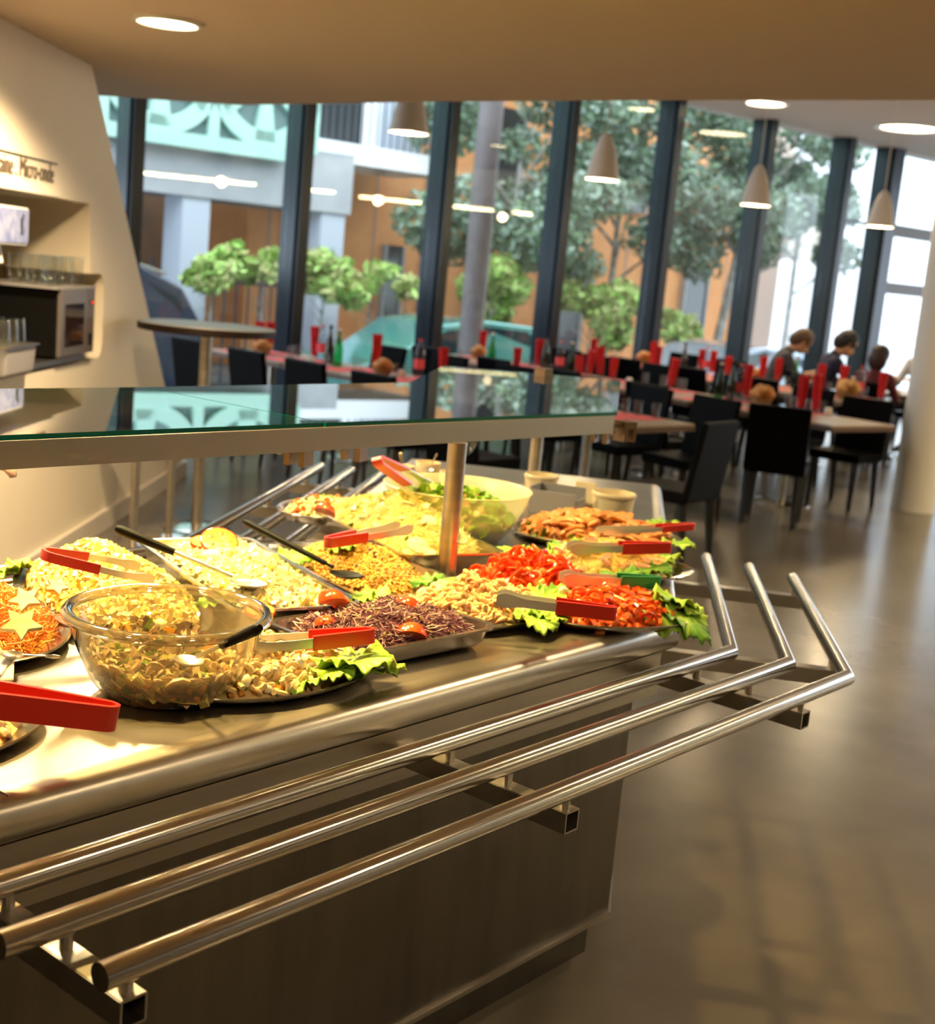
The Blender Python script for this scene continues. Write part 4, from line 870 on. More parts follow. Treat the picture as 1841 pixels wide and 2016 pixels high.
# ================================================================== BAR TABLE AND STOOLS
bx, by = -1.611, 7.75
t = thing('bar_table', 'tall round bar table with grey top and steel column by the slanted wall', 'table', (bx, by, 0))
b = MB(); b.lathe([(.001, 1.165), (.395, 1.165), (.40, 1.17), (.40, 1.205), (.001, 1.205)], n=64); obj('edge', b, m_bardge, t)
b = MB(); b.lathe([(.001, 1.205), (.398, 1.205), (.396, 1.21), (.001, 1.21)], n=64); obj('table_top', b, m_bartop, t)
b = MB(); b.tube([(0, 0, .02), (0, 0, 1.165)], .035, 24); obj('column', b, m_steel, t)
b = MB(); b.lathe([(.001, 0), (.20, 0), (.20, .008), (.06, .03), (.001, .03)], n=48); obj('base', b, m_tube, t)
def stool(x, y, lab, k=0):
    t = thing('bar_stool', lab, 'stool', (x, y, 0))
    b = MB(); b.lathe([(.001, .66), (.15, .66), (.165, .68), (.15, .70), (.001, .705)], n=36); obj('seat', b, m_leather, t)
    b = MB(); b.tube([(0, 0, .02), (0, 0, .66)], .024, 20); obj('post', b, m_steel, t)
    b = MB(); b.lathe([(.001, 0), (.135, 0), (.135, .006), (.05, .028), (.001, .028)], n=48); obj('base', b, m_tube, t)
stool(-1.84, 7.17, 'steel bar stool nearest the baseboard, left of the tall table'); stool(-1.70, 7.42, 'steel bar stool close before the tall table column')

# ================================================================== DINING TABLES AND CHAIRS
def RW(u, r, h=0.): return W(u, -r, h)
ANGR = math.atan2(-ND[1], -ND[0])      # direction of the table rows
def dtable(u, r, L, wd_, lab, group=None, rz=0.):
    t = thing('dining_table', lab, 'table', RW(u, r), ANGR + rz, group)
    b = MB(); b.box((0, 0, .742), (L - .012, wd_ - .012, .016)); o = obj('table_top', b, m_tabletop, t, 0)
    b = MB(); b.box((0, 0, .717), (L, wd_, .036)); obj('edge_band', b, m_tabledge, t, 0)
    b = MB(); b.tube([(0, 0, .02), (0, 0, .70)], .035, 16); obj('column', b, m_steel, t)
    b = MB(); b.lathe([(.001, 0), (.24, 0), (.24, .008), (.06, .03), (.001, .03)], n=36); obj('base', b, m_tube, t)
    return t
SK = .085
def rowA(r): return .45 + .11 * (r - .6) + .38
for i, r in enumerate((1.2, 2.4, 3.6, 4.88)):
    dtable(rowA(r), r, 1.19 if i < 3 else 1.3, .75, ('dining table of the left row standing closest to the window', 'second dining table from the window in the left row', 'third dining table from the window in the left row, behind the glass guard', 'near end table of the left row, right of the glass guard')[i], rz=.11)
for i, r in enumerate((.9, 2.2, 3.5, 4.9)):
    dtable(3.62, r, 1.28 if i < 3 else 1.4, .86, ('dining table of the middle row closest to the window', 'second dining table from the window in the middle row', 'third dining table from the window in the middle row', 'near end table of the middle row with a bare bright corner')[i])
for i, r in enumerate((.6, 1.95, 3.3)):
    dtable(6.02, r, 1.34, .98, ('dining table of the right row closest to the window', 'middle dining table of the right row', 'near end table of the right row beside the white column')[i])
dtable(8.06, 2.85, 1.9, .86, 'dining table where the people eat in front of the window corner')

def make_chair(lab):
    t = thing('dining_chair', lab, 'chair')       # sits at origin, faces +x; back at -x
    b = MB(); b.box((.0, 0, .43), (.44, .45, .075)); o = obj('seat', b, m_leather, t, 0); bevel(o, .015, 3)
    b = MB(); M = Matrix.Rotation(-.16, 3, 'Y'); b.box((-.255, 0, .655), (.045, .45, .50), rot=M); o = obj('backrest', b, m_leather, t, 0); bevel(o, .012, 3)
    for sx_, sy_ in ((1, 1), (1, -1), (-1, 1), (-1, -1)):
        b = MB(); x = .19 * sx_; b.tube([(x, .185 * sy_, .40), (x + (-.045 if sx_ < 0 else .01), .188 * sy_, 0)], [.034, .020], 4); obj('leg', b, m_legs, t, 0)
    return t
def chair_at(u, r, face, lab, group=None, first=[None]):
    p = RW(u, r)
    if first[0] is None: first[0] = make_chair(lab); first[0].location = p; first[0].rotation_euler = (0, 0, face); 
    else: first[0] and dup(first[0], p, face, lab, group)
    if group and first[0].get('group') is None and False: pass
FU, FD = ANGU, ANGU + pi       # facing +u / facing -u
off = .27
# left row, near side (backs towards us)
for i, r in enumerate((1.62, 2.48, 3.25, 4.05)):
    chair_at(-.17 + .05 * i + off, r, FU + .11, ('black chair hard against the slanted wall, near side of the left row', 'black chair right of the tall table column, near side of the left row', 'third black chair from the slanted wall, near side of the left row', 'fourth black chair from the slanted wall, its back just above the glass guard')[i])
chair_at(.25, 4.9, FU + .15, 'black chair seen under the glass guard between the two front posts')
for i, r in enumerate((1.5, 2.3, 3.1, 3.8)):
    chair_at(rowA(r) + .78, r, FD + .11, ('chair on the window side of the left row beside the green bottle', 'chair on the window side of the left row behind the red napkin basket', 'chair on the far side of the left row seen over the glass guard', 'chair on the far side of the left row hidden behind the guard glass edge')[i])
chair_at(2.03, 4.50, FD - .05, 'black chair with a bluish sheen on the far side of the left row end table')
chair_at(2.04, 5.16, FD - .02, 'dark chair squeezed beside the bluish one behind the tilted front chair')
chair_at(.80, 6.14, ANGR + pi + .25, 'large black chair at the near head of the left row, right of the guard')
# middle row
for i, r in enumerate((1.4, 2.4, 3.3, 4.3)):
    chair_at(2.62 + off * .6, r, FU, ('black chair near side of the middle row next to the window', 'second black chair on the near side of the middle row', 'third black chair on the near side of the middle row', 'fourth black chair on the near side of the middle row')[i])
chair_at(2.72, 5.49, FU + .55, 'big black chair with its back square to us at the middle row end table')
for i, r in enumerate((1.5, 2.4, 3.35, 4.3)):
    chair_at(4.42, r, FD, ('chair on the far side of the middle row next to the window', 'second chair on the far side of the middle row', 'third chair on the far side of the middle row by the small glasses', 'fourth chair on the far side of the middle row by the green bottle')[i])
chair_at(4.12, 5.12, FD + .15, 'black chair with a bluish sheen just left of the white column')
# right row
for i, r in enumerate((.8, 1.7, 2.6, 3.5)):
    chair_at(5.22, r, FU, ('black chair near side of the right row next to the window', 'second black chair near side of the right row', 'third black chair near side of the right row', 'black chair near side of the right row closest to the column')[i])
for i, r in enumerate((.6, 1.35)):
    chair_at(6.84, r, FD, ('chair on the far side of the right row next to the window', 'second chair from the window on the far side of the right row')[i])

# ---------------- things on the tables
TZ = .7505
def tpt(px, py):
    p = at(px, py, TZ); q = np.array(p[:2]) - P1; u_, r_ = q @ UD, -(q @ ND)
    if u_ < 2.3: lo, hi, rl, rh = rowA(r_) - .31, rowA(r_) + .31, .65, 5.45
    elif u_ < 4.95: lo, hi, rl, rh = 3.25, 3.99, .32, 5.5
    else: lo, hi, rl, rh = 5.6, 6.44, 0., 3.88
    u2 = min(max(u_, lo), hi)
    if abs(u2 - u_) > 1e-6:
        a_, b_ = rl, rh
        for _ in range(40):
            m_ = (a_ + b_) / 2
            if px_of(RW(u2, m_, TZ))[0] < px: a_ = m_
            else: b_ = m_
        r_ = (a_ + b_) / 2
    return RW(u2, min(max(r_, rl), rh), TZ)
def place_mat(u, r, lab, group, rz=0):
    b = MB(); b.box((0, 0, .001), (.40, .30, .0015)); o = obj('placemat', b, m_pink, None, 0, loc=RW(u, r, TZ), rz=ANGU + rz); tag(o, lab, 'placemat', group)
for r in (.95, 1.6, 2.3, 3.0, 3.7, 4.45, 5.1):
    place_mat(rowA(r) - .17, r, 'pink paper placemat on the near side of the left table row', 'placemats near side left row', .11 + pi / 2)
    place_mat(rowA(r) + .17, r, 'pink paper placemat on the window side of the left table row', 'placemats far side left row', .11 + pi / 2)
for r in (.6, 1.3, 2.0, 2.7, 3.4, 4.1, 4.8):
    place_mat(3.42, r, 'pink paper placemat on the near side of the middle table row', 'placemats near side middle row', pi / 2)
    place_mat(3.84, r, 'pink paper placemat on the far side of the middle table row', 'placemats far side middle row', pi / 2)
for r in (.3, .9, 1.6, 2.3, 3.0, 3.6):
    place_mat(5.76, r, 'pink paper placemat on the near side of the right table row', 'placemats near side right row', pi / 2)
    place_mat(6.28, r, 'pink paper placemat on the far side of the right table row', 'placemats far side right row', pi / 2)
def napkin_glass(c, lab, k=1., lean=0., wd_=.058):
    t = thing('napkin_glass', lab, 'glass', c, random.uniform(0, 6))
    b = MB(); b.openlathe([(.001, .001), (.030, .001), (.033, .02), (.038, .10), (.036, .10), (.030, .02), (.001, .006)], n=18); obj('glass', b, m_glass, t, 60)
    b = MB()
    for q in range(3):
        a_ = q * .9; b.box((.006 * math.cos(a_), .006 * math.sin(a_), .14 * k), (wd_ * 1.1, .022, .235 * k), a_, taper=1.3)
    o = obj('folded_napkin', b, m_red, t, 0); o.rotation_euler = (lean, lean * .5, 0); return t
def lathebottle(c, lab, m, prof_, capm, caph, name='bottle', liquid=None, labelm=None):
    t = thing(name, lab, 'bottle', c); b = MB(); b.openlathe(prof_, n=20); obj('bottle_body', b, m, t, 60)
    zt = prof_[-1][1]; b = MB(); b.lathe([(.016, 0), (.017, caph), (.001, caph)], (0, 0, zt - .005), 14); obj('cap', b, capm, t)
    if labelm: b = MB(); R_ = max(p[0] for p in prof_) + .001; b.openlathe([(R_, .07), (R_, .15)], n=20); obj('paper_label', b, labelm, t)
    return t
WB = [(.001, 0), (.042, 0), (.044, .02), (.040, .05), (.044, .08), (.040, .12), (.044, .16), (.043, .20), (.03, .25), (.014, .28), (.013, .30)]
GB = [(.001, 0), (.038, 0), (.040, .02), (.040, .15), (.034, .19), (.018, .25), (.013, .29), (.014, .31)]
def waterbottle(px_, py_, lab, k=1.): return lathebottle(tpt(px_, py_), lab, m_clearpet, [(a_ * k, b_ * k) for a_, b_ in WB], m_redplastic, .022, labelm=m_pink)
def greenbottle(px_, py_, lab): return lathebottle(tpt(px_, py_), lab, m_greenglass, GB, m_white, .02)
def darkbottle(px_, py_, lab): return lathebottle(tpt(px_, py_), lab, m_darkglass, GB, m_bardge, .03, 'wine_bottle')
def breadbasket(c, lab, k=1., n=4):
    t = thing('bread_basket', lab, 'basket', c, random.uniform(0, 3)); b = MB(); b.lathe([(.001, 0), (.06 * k, 0), (.085 * k, .05 * k), (.08 * k, .05 * k), (.055 * k, .006), (.001, .006)], n=24); obj('basket', b, m_wicker, t)
    for i in range(n):
        b = MB(); b.ball((0, 0, 0), .045 * k, 12, 8, sc=(1.25, .85, .8), jit=.04); o = obj('bread_roll', b, m_bread, None, 60, loc=Vector(c) + Vector((.042 * k * math.cos(i * 1.7), .042 * k * math.sin(i * 1.7), .075 * k + .03 * k * (i % 2))), rz=i); tag(o, 'golden bread roll in the ' + lab, 'bread', 'rolls in the ' + lab)
NG = [  # px, py of base, label, height factor, lean
 (507, 694, 'red napkin in a glass under the bar table edge, left one', 1.1, 0), (527, 694, 'red napkin in a glass under the bar table edge, right one', 1.1, .05),
 (618, 702, 'tall red napkin in a glass before the clear bottle left of the green bottle', 1.15, .12), (740, 729, 'red napkin standing in a basket near the mint green car front', 1.2, .0),
 (872, 728, 'dark red napkin left of the long light reflected on the guard', 1.1, .08), (947, 693, 'red napkin above the bread basket under the mint car window', 1.1, 0),
 (1015, 729, 'short dark red napkin right of the white cups', .85, 0), (1060, 714, 'bright red napkin in a glass against the fourth dark mullion', 1.1, 0),
 (1137, 742, 'short dark red napkin right of the green bottle over the guard edge', .8, 0), (1158, 738, 'dark red napkin second right of the green bottle over the guard', .95, .1), (1165, 712, 'thin red napkin standing behind the bright orange red one', 1.05, 0), (1182, 728, 'bright orange red napkin over the guard glass', 1.15, .1),
 (1207, 745, 'short red napkin at the right end of the guard glass', .8, 0),
 (1284, 705, 'wide dark red napkin behind the bread basket near the white car', 1.1, 0), (1293, 742, 'red napkin in a glass before the white car, left of a pair', 1.1, .0), (1318, 750, 'red napkin in a glass before the white car, right of a pair', 1.1, .12),
 (1378, 725, 'slim red napkin left of the far clear bottle', 1.05, 0), (1400, 727, 'slim red napkin right of the far clear bottle', 1.05, 0), (1432, 735, 'small red napkin behind the tall green bottle', .9, 0),
 (1466, 772, 'tall red napkin left of the round bread basket', 1.25, 0), (1500, 722, 'red napkin below the bending man with brown hair, left one', 1.1, 0), (1530, 740, 'red napkin below the bending man with brown hair, right one', 1.1, 0),
 (1577, 790, 'red napkin in a glass on the middle row, left of a close pair', 1.15, 0), (1604, 797, 'red napkin in a glass on the middle row, right of a close pair', 1.25, .12), (1612, 745, 'red napkin in front of the man in the navy top', 1.1, 0), (1652, 760, 'red napkin left of the woman in the dark red top', 1.15, .1), (1760, 772, 'red napkin over the bread beside the white column', 1.1, 0)]
for (px_, py_, lab, k_, ln) in NG: napkin_glass(tpt(px_, py_), lab, k_, ln)
waterbottle(632, 704, 'clear water bottle with red cap behind the tall red napkin'); waterbottle(823, 738, 'clear water bottle with red cap beside the third dark mullion')
waterbottle(1100, 733, 'clear water bottle left of the green bottle beyond the guard'); waterbottle(1388, 722, 'far clear water bottle between two slim red napkins'); waterbottle(1452, 772, 'clear water bottle beside the tall red napkin of the middle row'); waterbottle(1690, 765, 'clear water bottle in front of the woman in dark red')
greenbottle(664, 722, 'bright green glass bottle in the left row before the mint car'); greenbottle(966, 722, 'short looking green bottle beside the white cups'); greenbottle(1121, 738, 'green bottle with white cap between mullions above the guard'); greenbottle(1413, 786, 'green bottle standing on the middle row left of the dark bottle'); greenbottle(1562, 765, 'tall pale green bottle below the men eating')
darkbottle(647, 716, 'dark wine bottle between clear and green bottles of the left row'); darkbottle(1071, 722, 'dark brown bottle behind the post cap of the guard'); darkbottle(1344, 732, 'dark wine bottle before the white car'); darkbottle(1437, 786, 'dark wine bottle right of the green one in the middle row')
breadbasket(tpt(515, 697), 'bread basket half hidden under the bar table edge'); breadbasket(tpt(752, 738), 'bread basket with red napkin on the left row'); breadbasket(tpt(940, 705), 'bread basket before the mint car window'); breadbasket(tpt(1265, 712), 'bread basket beside the fifth mullion', 1.1)
breadbasket(tpt(1488, 750), 'bread basket behind the big round one'); breadbasket(tpt(1497, 797), 'big round bread basket of the middle row', 1.25, 5); breadbasket(tpt(1740, 798), 'wide bread basket touching the white column', 1.4, 6)
# small glasses, cups and shakers
m_pearl = m_white
for (px_, py_) in ((985, 733), (1000, 735)):
    b = MB(); b.lathe([(.001, 0), (.028, 0), (.036, .05), (.033, .05), (.024, .006), (.001, .006)], n=18); o = obj('white_cup', b, m_white, None, 50, loc=tpt(px_, py_)); tag(o, 'white cup beside the short dark red napkin', 'cup', 'white cups beyond the guard')
for (px_, py_) in ((598, 712), (612, 714), (1238, 756), (1630, 800), (1515, 812), (790, 742)):
    b = MB(); b.box((0, 0, .03), (.06, .06, .06), taper=.9); o = obj('condiment_pot', b, m_white, None, 0, loc=tpt(px_, py_)); bevel(o, .01, 2); tag(o, 'small square cream condiment pot on the dining tables', 'pot', 'condiment pots')
gi = 0
for (px_, py_) in ((572, 704), (590, 703), (640, 720), (700, 727), (715, 733), (775, 741), (800, 748), (905, 725), (1035, 728), (1045, 733), (1080, 742), (1270, 748), (1305, 757), (1335, 757), (1345, 765), (1420, 752), (1440, 800), (1455, 803), (1475, 808), (1550, 790), (1560, 798), (1590, 808), (1618, 812), (1630, 770), (1665, 775), (1700, 780), (1545, 760), (1370, 742), (1230, 800), (1255, 806), (1290, 812)):
    p = tpt(px_, py_); q = (np.array(p[:2]) - P1); u_, r_ = q @ UD, -(q @ ND)
    row = 'left' if u_ < 2.2 else ('middle' if u_ < 4.6 else 'right'); tumbler(p, 'small empty clear glass on the %s table row' % row, 'empty glasses on the %s row' % row)

# ================================================================== PEOPLE
def figure(label, segs, hairs, mats, loc, rz, vox=.016):
    """segs: (p0, p1, r0, r1, material index); one remeshed continuous body"""
    mb = MB()
    for (p0, p1, r0, r1, mi, *fl_) in segs:
        p0, p1 = Vector(p0), Vector(p1); d = (p1 - p0); n = 6
        sc = fl_[0] if fl_ else (1, 1)
        path = [p0 + d * i / n for i in range(n + 1)]; mb.tube(path, [r0 + (r1 - r0) * i / n for i in range(n + 1)], 14, flat=sc); mb.ball(p0, r0 * min(sc), 12, 8); mb.ball(p1, r1 * min(sc), 12, 8)
    me = mb.mesh('tmp', mats[0], 0); o = bpy.data.objects.new('tmp', me); COL.objects.link(o)
    m = o.modifiers.new('r', 'REMESH'); m.mode = 'VOXEL'; m.voxel_size = vox; m2 = o.modifiers.new('s', 'SMOOTH'); m2.factor = .5; m2.iterations = 4
    dg = bpy.context.evaluated_depsgraph_get(); dg.update(); nm = bpy.data.meshes.new_from_object(o.evaluated_get(dg)); COL.objects.unlink(o); bpy.data.objects.remove(o)
    nm.materials.clear()
    for m_ in mats: nm.materials.append(m_)
    nv = len(nm.vertices); co = np.zeros(nv * 3); nm.vertices.foreach_get('co', co); co = co.reshape(-1, 3)
    best = np.full(nv, 9.); idx = np.zeros(nv, int)
    for (p0, p1, r0, r1, mi, *fl_) in segs:
        a_, b_ = np.array(p0, float), np.array(p1, float); d = b_ - a_; L2 = max(d @ d, 1e-9); t_ = np.clip(((co - a_) @ d) / L2, 0, 1)
        ds = np.linalg.norm(co - (a_ + t_[:, None] * d), axis=1) - (r0 + (r1 - r0) * t_); w = ds < best; best[w] = ds[w]; idx[w] = mi
    pv = [idx[p.vertices[0]] for p in nm.polygons]; nm.polygons.foreach_set('material_index', pv); nm.polygons.foreach_set('use_smooth', [True] * len(nm.polygons)); nm.update()
    root = thing('person', label, 'person', loc, rz)
    body = bpy.data.objects.new('body', nm); COL.objects.link(body); body.parent = root
    for (nme, mbh, mh) in hairs: obj(nme, mbh, mh, root, 60)
    return root
m_skin = mat('skin', (.62, .34, .20), .5, sub=.1); m_navy = mat('navy_cloth', (.02, .02, .05), .85); m_maroon = mat('maroon_cloth', (.10, .012, .018), .85); m_grey = mat('grey_shirt', (.06, .055, .06), .85); m_jeans = mat('dark_trousers', (.02, .022, .03), .8)
m_hair1 = mat('brown_hair', (.09, .045, .02), .6, col2=(.07, .035, .015), scale=40, bump=.5, bscale=80); m_hair2 = mat('black_hair', (.006, .005, .005), .6, bump=.5, bscale=80); m_hair3 = mat('dark_red_hair', (.025, .007, .005), .6, bump=.5, bscale=80); m_palecloth = mat('pale_cloth', (.45, .48, .55), .8)
def seated(label, loc, rz, lean, headdrop, shirt, hairm, hairlong=False, armup=.0):
    """seated, facing +x; lean = torso bend forwards"""
    sx_, sz = math.sin(lean), math.cos(lean); hip = Vector((0, 0, .52)); ch_ = hip + Vector((sx_, 0, sz)) * .36; nk = hip + Vector((sx_, 0, sz)) * .52
    hd = nk + Vector((math.sin(lean + headdrop) * .17, 0, math.cos(lean + headdrop) * .15)); face = Vector((math.cos(headdrop + lean * .6), 0, -math.sin(headdrop + lean * .6)))
    up = Vector((-face.z, 0, face.x)) * -1 if False else Vector((math.sin(headdrop + lean * .6), 0, math.cos(headdrop + lean * .6)))
    S_ = [(hip, hip + Vector((sx_, 0, sz)) * .14, .135, .125, 1, (1., .8)), (hip + Vector((sx_, 0, sz)) * .12, ch_, .125, .155, 0, (1., .7)), (ch_, hip + Vector((sx_, 0, sz)) * .44, .155, .13, 0, (1., .7)), (nk - Vector((sx_, 0, sz)) * .04, nk + (hd - nk) * .6, .058, .052, 2),
          (hd - up * .045 + face * .01, hd + up * .045, .075, .092, 2), (hd + face * .06 - up * .05, hd + face * .07 - up * .065, .045, .035, 2), (hd + face * .085 + up * .005, hd + face * .112 - up * .02, .012, .018, 2)]
    for sgn in (-1, 1):
        y = Vector((0, sgn, 0)); sh = ch_ + Vector((sx_, 0, sz)) * .09 + y * .165; el = sh + Vector((.13 + .05 * armup, 0, -.24)) + y * .05; wr = Vector((el.x + .24, sgn * .10, max(.80, el.z + .02 + armup * (.10 if sgn > 0 else 0))))
        S_ += [(sh - y * .05, sh, .06, .058, 0), (sh, el, .055, .042, 0), (el, el + (wr - el) * .5, .042, .036, 0 if not hairlong else 2), (el + (wr - el) * .5, wr, .035, .026, 2), (wr, wr + Vector((.06, 0, -.005)), .03, .034, 2, (1.1, .6))]
        for f_ in range(4): fb = wr + Vector((.075, 0, 0)) + y * (-.028 + .019 * f_); S_ += [(fb, fb + Vector((.035, 0, -.004)), .010, .009, 2), (fb + Vector((.035, 0, -.004)), fb + Vector((.052 - .004 * abs(f_ - 1), 0, -.026)), .009, .008, 2)]
        S_ += [(wr + Vector((.02, 0, 0)) - y * .03, wr + Vector((.05, 0, -.01)) - y * .052, .012, .009, 2)]
        S_ += [(hd + y * .085, hd + y * .092 + up * .012, .016, .018, 2)]
        hj = hip + y * .09; kn = Vector((.42, sgn * .11, .50)); an_ = Vector((.40, sgn * .11, .09))
        S_ += [(hj, kn, .085, .062, 1), (kn, an_, .058, .04, 1), (an_, an_ + Vector((.15, 0, -.045)), .042, .035, 1)]
    hb = MB(); hc_ = hd + up * .035 - face * .022
    hb.ball(hc_, .112, 20, 12, sc=(1.0, .92, .95), jit=.05)
    if hairlong: hb.ball(hd - face * .05 - up * .05, .10, 18, 10, sc=(.8, 1.05, 1.25), jit=.04)
    else: hb.ball(hd - face * .055 - up * .02, .085, 16, 9, jit=.05)
    eyes = MB()
    for sgn in (-1, 1): eyes.ball(hd + face * .082 + up * .012 + Vector((0, sgn * .033, 0)), .012, 8, 6)
    mouth = MB(); mouth.tube([hd + face * .098 - up * .055 + Vector((0, -.022, 0)), hd + face * .104 - up * .055, hd + face * .098 - up * .055 + Vector((0, .022, 0))], .005, 6)
    return figure(label, S_, [('hair', hb, hairm), ('eyes', eyes, m_hair2), ('mouth', mouth, mat('lips', (.45, .12, .10), .4))], [shirt, m_jeans, m_skin], loc, rz)
def pchair(p, rz, lab):
    c0 = [o for o in bpy.data.objects if o.name.startswith('dining_chair') and o.parent is None][0]
    dup(c0, (p[0] - .0 * math.cos(rz), p[1] - .0 * math.sin(rz), 0), rz, lab)
for (u_, r_, fc_, ln, hdp, sh_, hr_, lg, lab, clab, au) in (
    (6.97, 2.00, FU - .75, .36, .55, m_grey, m_hair1, False, 'person with short brown hair in a dark grey top bending over the table to eat', 'dark chair under the bending person with brown hair', .3),
    (6.97, 2.70, FU - .6, .26, .5, m_navy, m_hair2, False, 'person with black hair in a navy top leaning over the table, arm raised', 'dark chair under the person in the navy top', .8),
    (6.92, 3.42, FU + .2, .16, .25, m_maroon, m_hair3, True, 'person with dark red brown hair in a dark red top seen from behind', 'dark chair under the person in the dark red top', .5),
    (9.05, 2.75, FD, .15, .2, m_palecloth, m_hair2, False, 'person with short black hair in a pale top partly behind the white column', 'dark chair under the person in the pale top', .2)):
    p = RW(u_, r_); q_ = seated(lab, p, fc_, ln, hdp, sh_, hr_, lg, au); k_ = .98 if lg else 1.1; q_.scale = (k_, k_, k_); pchair(p, fc_, clab)
# person at the left edge of the frame, by the counter
def stander():
    S_ = []
    for sgn in (-1, 1):
        y = sgn
        S_ += [((0, .09 * y, .92), (0, .10 * y, .50), .09, .065, 1), ((0, .10 * y, .50), (-.01, .10 * y, .08), .062, .042, 1), ((-.01, .10 * y, .06), (.14, .11 * y, .035), .042, .034, 1)]
    S_ += [((0, 0, .93), (0, 0, 1.08), .14, .13, 1, (1, .75)), ((0, 0, 1.06), (0, 0, 1.32), .13, .16, 0, (1, .7)), ((0, 0, 1.32), (0, 0, 1.42), .16, .11, 0, (1, .7)), ((0, 0, 1.42), (.01, 0, 1.54), .058, .052, 2),
           ((.02, 0, 1.58), (.01, 0, 1.67), .075, .09, 2), ((.07, 0, 1.56), (.08, 0, 1.545), .045, .036, 2), ((.10, 0, 1.62), (.125, 0, 1.595), .012, .017, 2)]
    for sgn in (-1, 1):
        sh = Vector((0, .19 * sgn, 1.38)); el = Vector((.04, .25 * sgn, 1.10)); wr = Vector((.24, .22 * sgn, 1.0))
        S_ += [(sh - Vector((0, .06 * sgn, 0)), sh, .06, .058, 0), (sh, el, .056, .044, 0), (el, wr, .042, .030, 0), (wr, wr + Vector((.07, 0, -.01)), .03, .036, 2, (1.1, .6)), ((0.0, .085 * sgn, 1.60), (0, .092 * sgn, 1.625), .015, .017, 2)]
        for f_ in range(4): fb = wr + Vector((.085, (-.03 + .02 * f_), -.01)); S_ += [(fb, fb + Vector((.04, 0, -.01)), .0095, .009, 2), (fb + Vector((.04, 0, -.01)), fb + Vector((.055 - .005 * abs(f_ - 1), 0, -.035)), .009, .0075, 2)]
        S_ += [(wr + Vector((.03, -.03 * sgn, 0)), wr + Vector((.07, -.055 * sgn, -.02)), .012, .0095, 2)]
    hb = MB(); hb.ball((-.015, 0, 1.68), .108, 20, 12, sc=(1, .9, .92), jit=.04); hb.ball((-.06, 0, 1.61), .08, 16, 9, jit=.04)
    ey = MB()
    for sgn in (-1, 1): ey.ball((.092, .033 * sgn, 1.625), .012, 8, 6)
    return S_, [('hair', hb, m_hair1), ('eyes', ey, m_hair2)]
s_, h_ = stander(); pp = onY(-6, 960, 3.95)
figure('person in a dark top at the left edge of the frame beyond the counter', s_, h_, [m_navy, m_jeans, m_skin], (pp.x - .245, 3.95, 0), .0, vox=.011)

# ================================================================== STREET OUTSIDE
GZ0 = -.45
m_pave = mat('pavement', (.30, .29, .28), .8, col2=(.36, .35, .34), scale=3); m_road = mat('asphalt', (.10, .10, .105), .85, col2=(.14, .14, .14), scale=10)
def uquad(name, u0, u1, v0, v1, h0, h1, m, parent=None, mb=None, st=True):
    b = mb or MB(); c = W((u0 + u1) / 2, (v0 + v1) / 2, (h0 + h1) / 2); b.box(c, (u1 - u0, v1 - v0, h1 - h0), ANGU)
    if mb is not None: return b
    o = obj(name, b, m, parent, 0)
    return o
o = uquad('ground', -14, 40, .3, 1.6, GZ0 - .2, GZ0 + .12, m_pave); o['kind'] = 'structure'; o['label'] = 'near pavement outside the windows'
o = uquad('road', -14, 40, 1.6, 7.2, GZ0 - .2, GZ0, m_road); o['kind'] = 'structure'; o['label'] = 'asphalt street outside the windows'
o = uquad('pavement', -14, 40, 7.2, 16, GZ0 - .2, GZ0 + .12, m_pave); o['kind'] = 'structure'; o['label'] = 'far pavement across the street'
# orange building across the street
m_orange = mat('orange_cladding', (.90, .42, .17), .75, col2=(.84, .37, .14), scale=3); m_concrete = mat('grey_concrete', (.42, .44, .47), .8, col2=(.36, .38, .41), scale=3); m_dwin = mat('dark_window', (.03, .035, .04), .15, spec=.8)
m_mint = mat('mint_panel', (.37, .60, .52), .45); m_mintd = mat('mint_backing', (.14, .22, .22), .6); m_bwhite = mat('white_render', (.86, .88, .92), .7); m_bluegrey = mat('blue_grey_wall', (.50, .56, .66), .6)
bo = thing('orange_building', 'orange clad building across the street with narrow dark windows', 'building', W(12, 10, GZ0), ANGU)
BL = (Matrix.Translation(W(12, 10, GZ0)) @ Matrix.Rotation(ANGU, 4, 'Z')).inverted()
def lob(name, b, m, root, Minv, smooth=0, label=None):
    b.v = [tuple(Minv @ Vector(p)) for p in b.v]; return obj(name, b, m, root, smooth, label=label)
b = MB(); uquad('', 6.2, 22, 8.6, 14, GZ0, 9, None, mb=b); lob('wall', b, m_orange, bo, BL)
for (u0, u1, h0, h1) in ((9.05, 9.4, .3, 2.0), (11.1, 11.45, .3, 2.0), (13.4, 14.1, -.1, 2.1), (17.3, 18.0, .0, 2.2), (15.2, 15.7, 3.2, 4.6), (11.5, 12.1, 3.3, 4.8), (18.6, 19.2, 3.4, 5.0)):
    b = MB(); uquad('', u0, u1, 8.5, 8.7, h0, h1, None, mb=b); w_ = lob('window', b, m_dwin, bo, BL)
    b = MB(); uquad('', u0 - .05, u0, 8.46, 8.7, h0, h1, None, mb=b); uquad('', u1, u1 + .05, 8.46, 8.7, h0, h1, None, mb=b); lob('window_frame', b, m_concrete, w_, BL)
for i in range(14):
    u = 6.6 + i * 1.1; b = MB(); uquad('', u, u + .02, 8.585, 8.62, GZ0, 9, None, mb=b); lob('cladding_joint', b, m_bwhite if False else m_concrete, bo, BL)
b = MB(); uquad('', 3.1, 4.2, 8.6, 9.4, GZ0, 2.3, None, mb=b); lob('wall', b, m_orange, bo, BL)
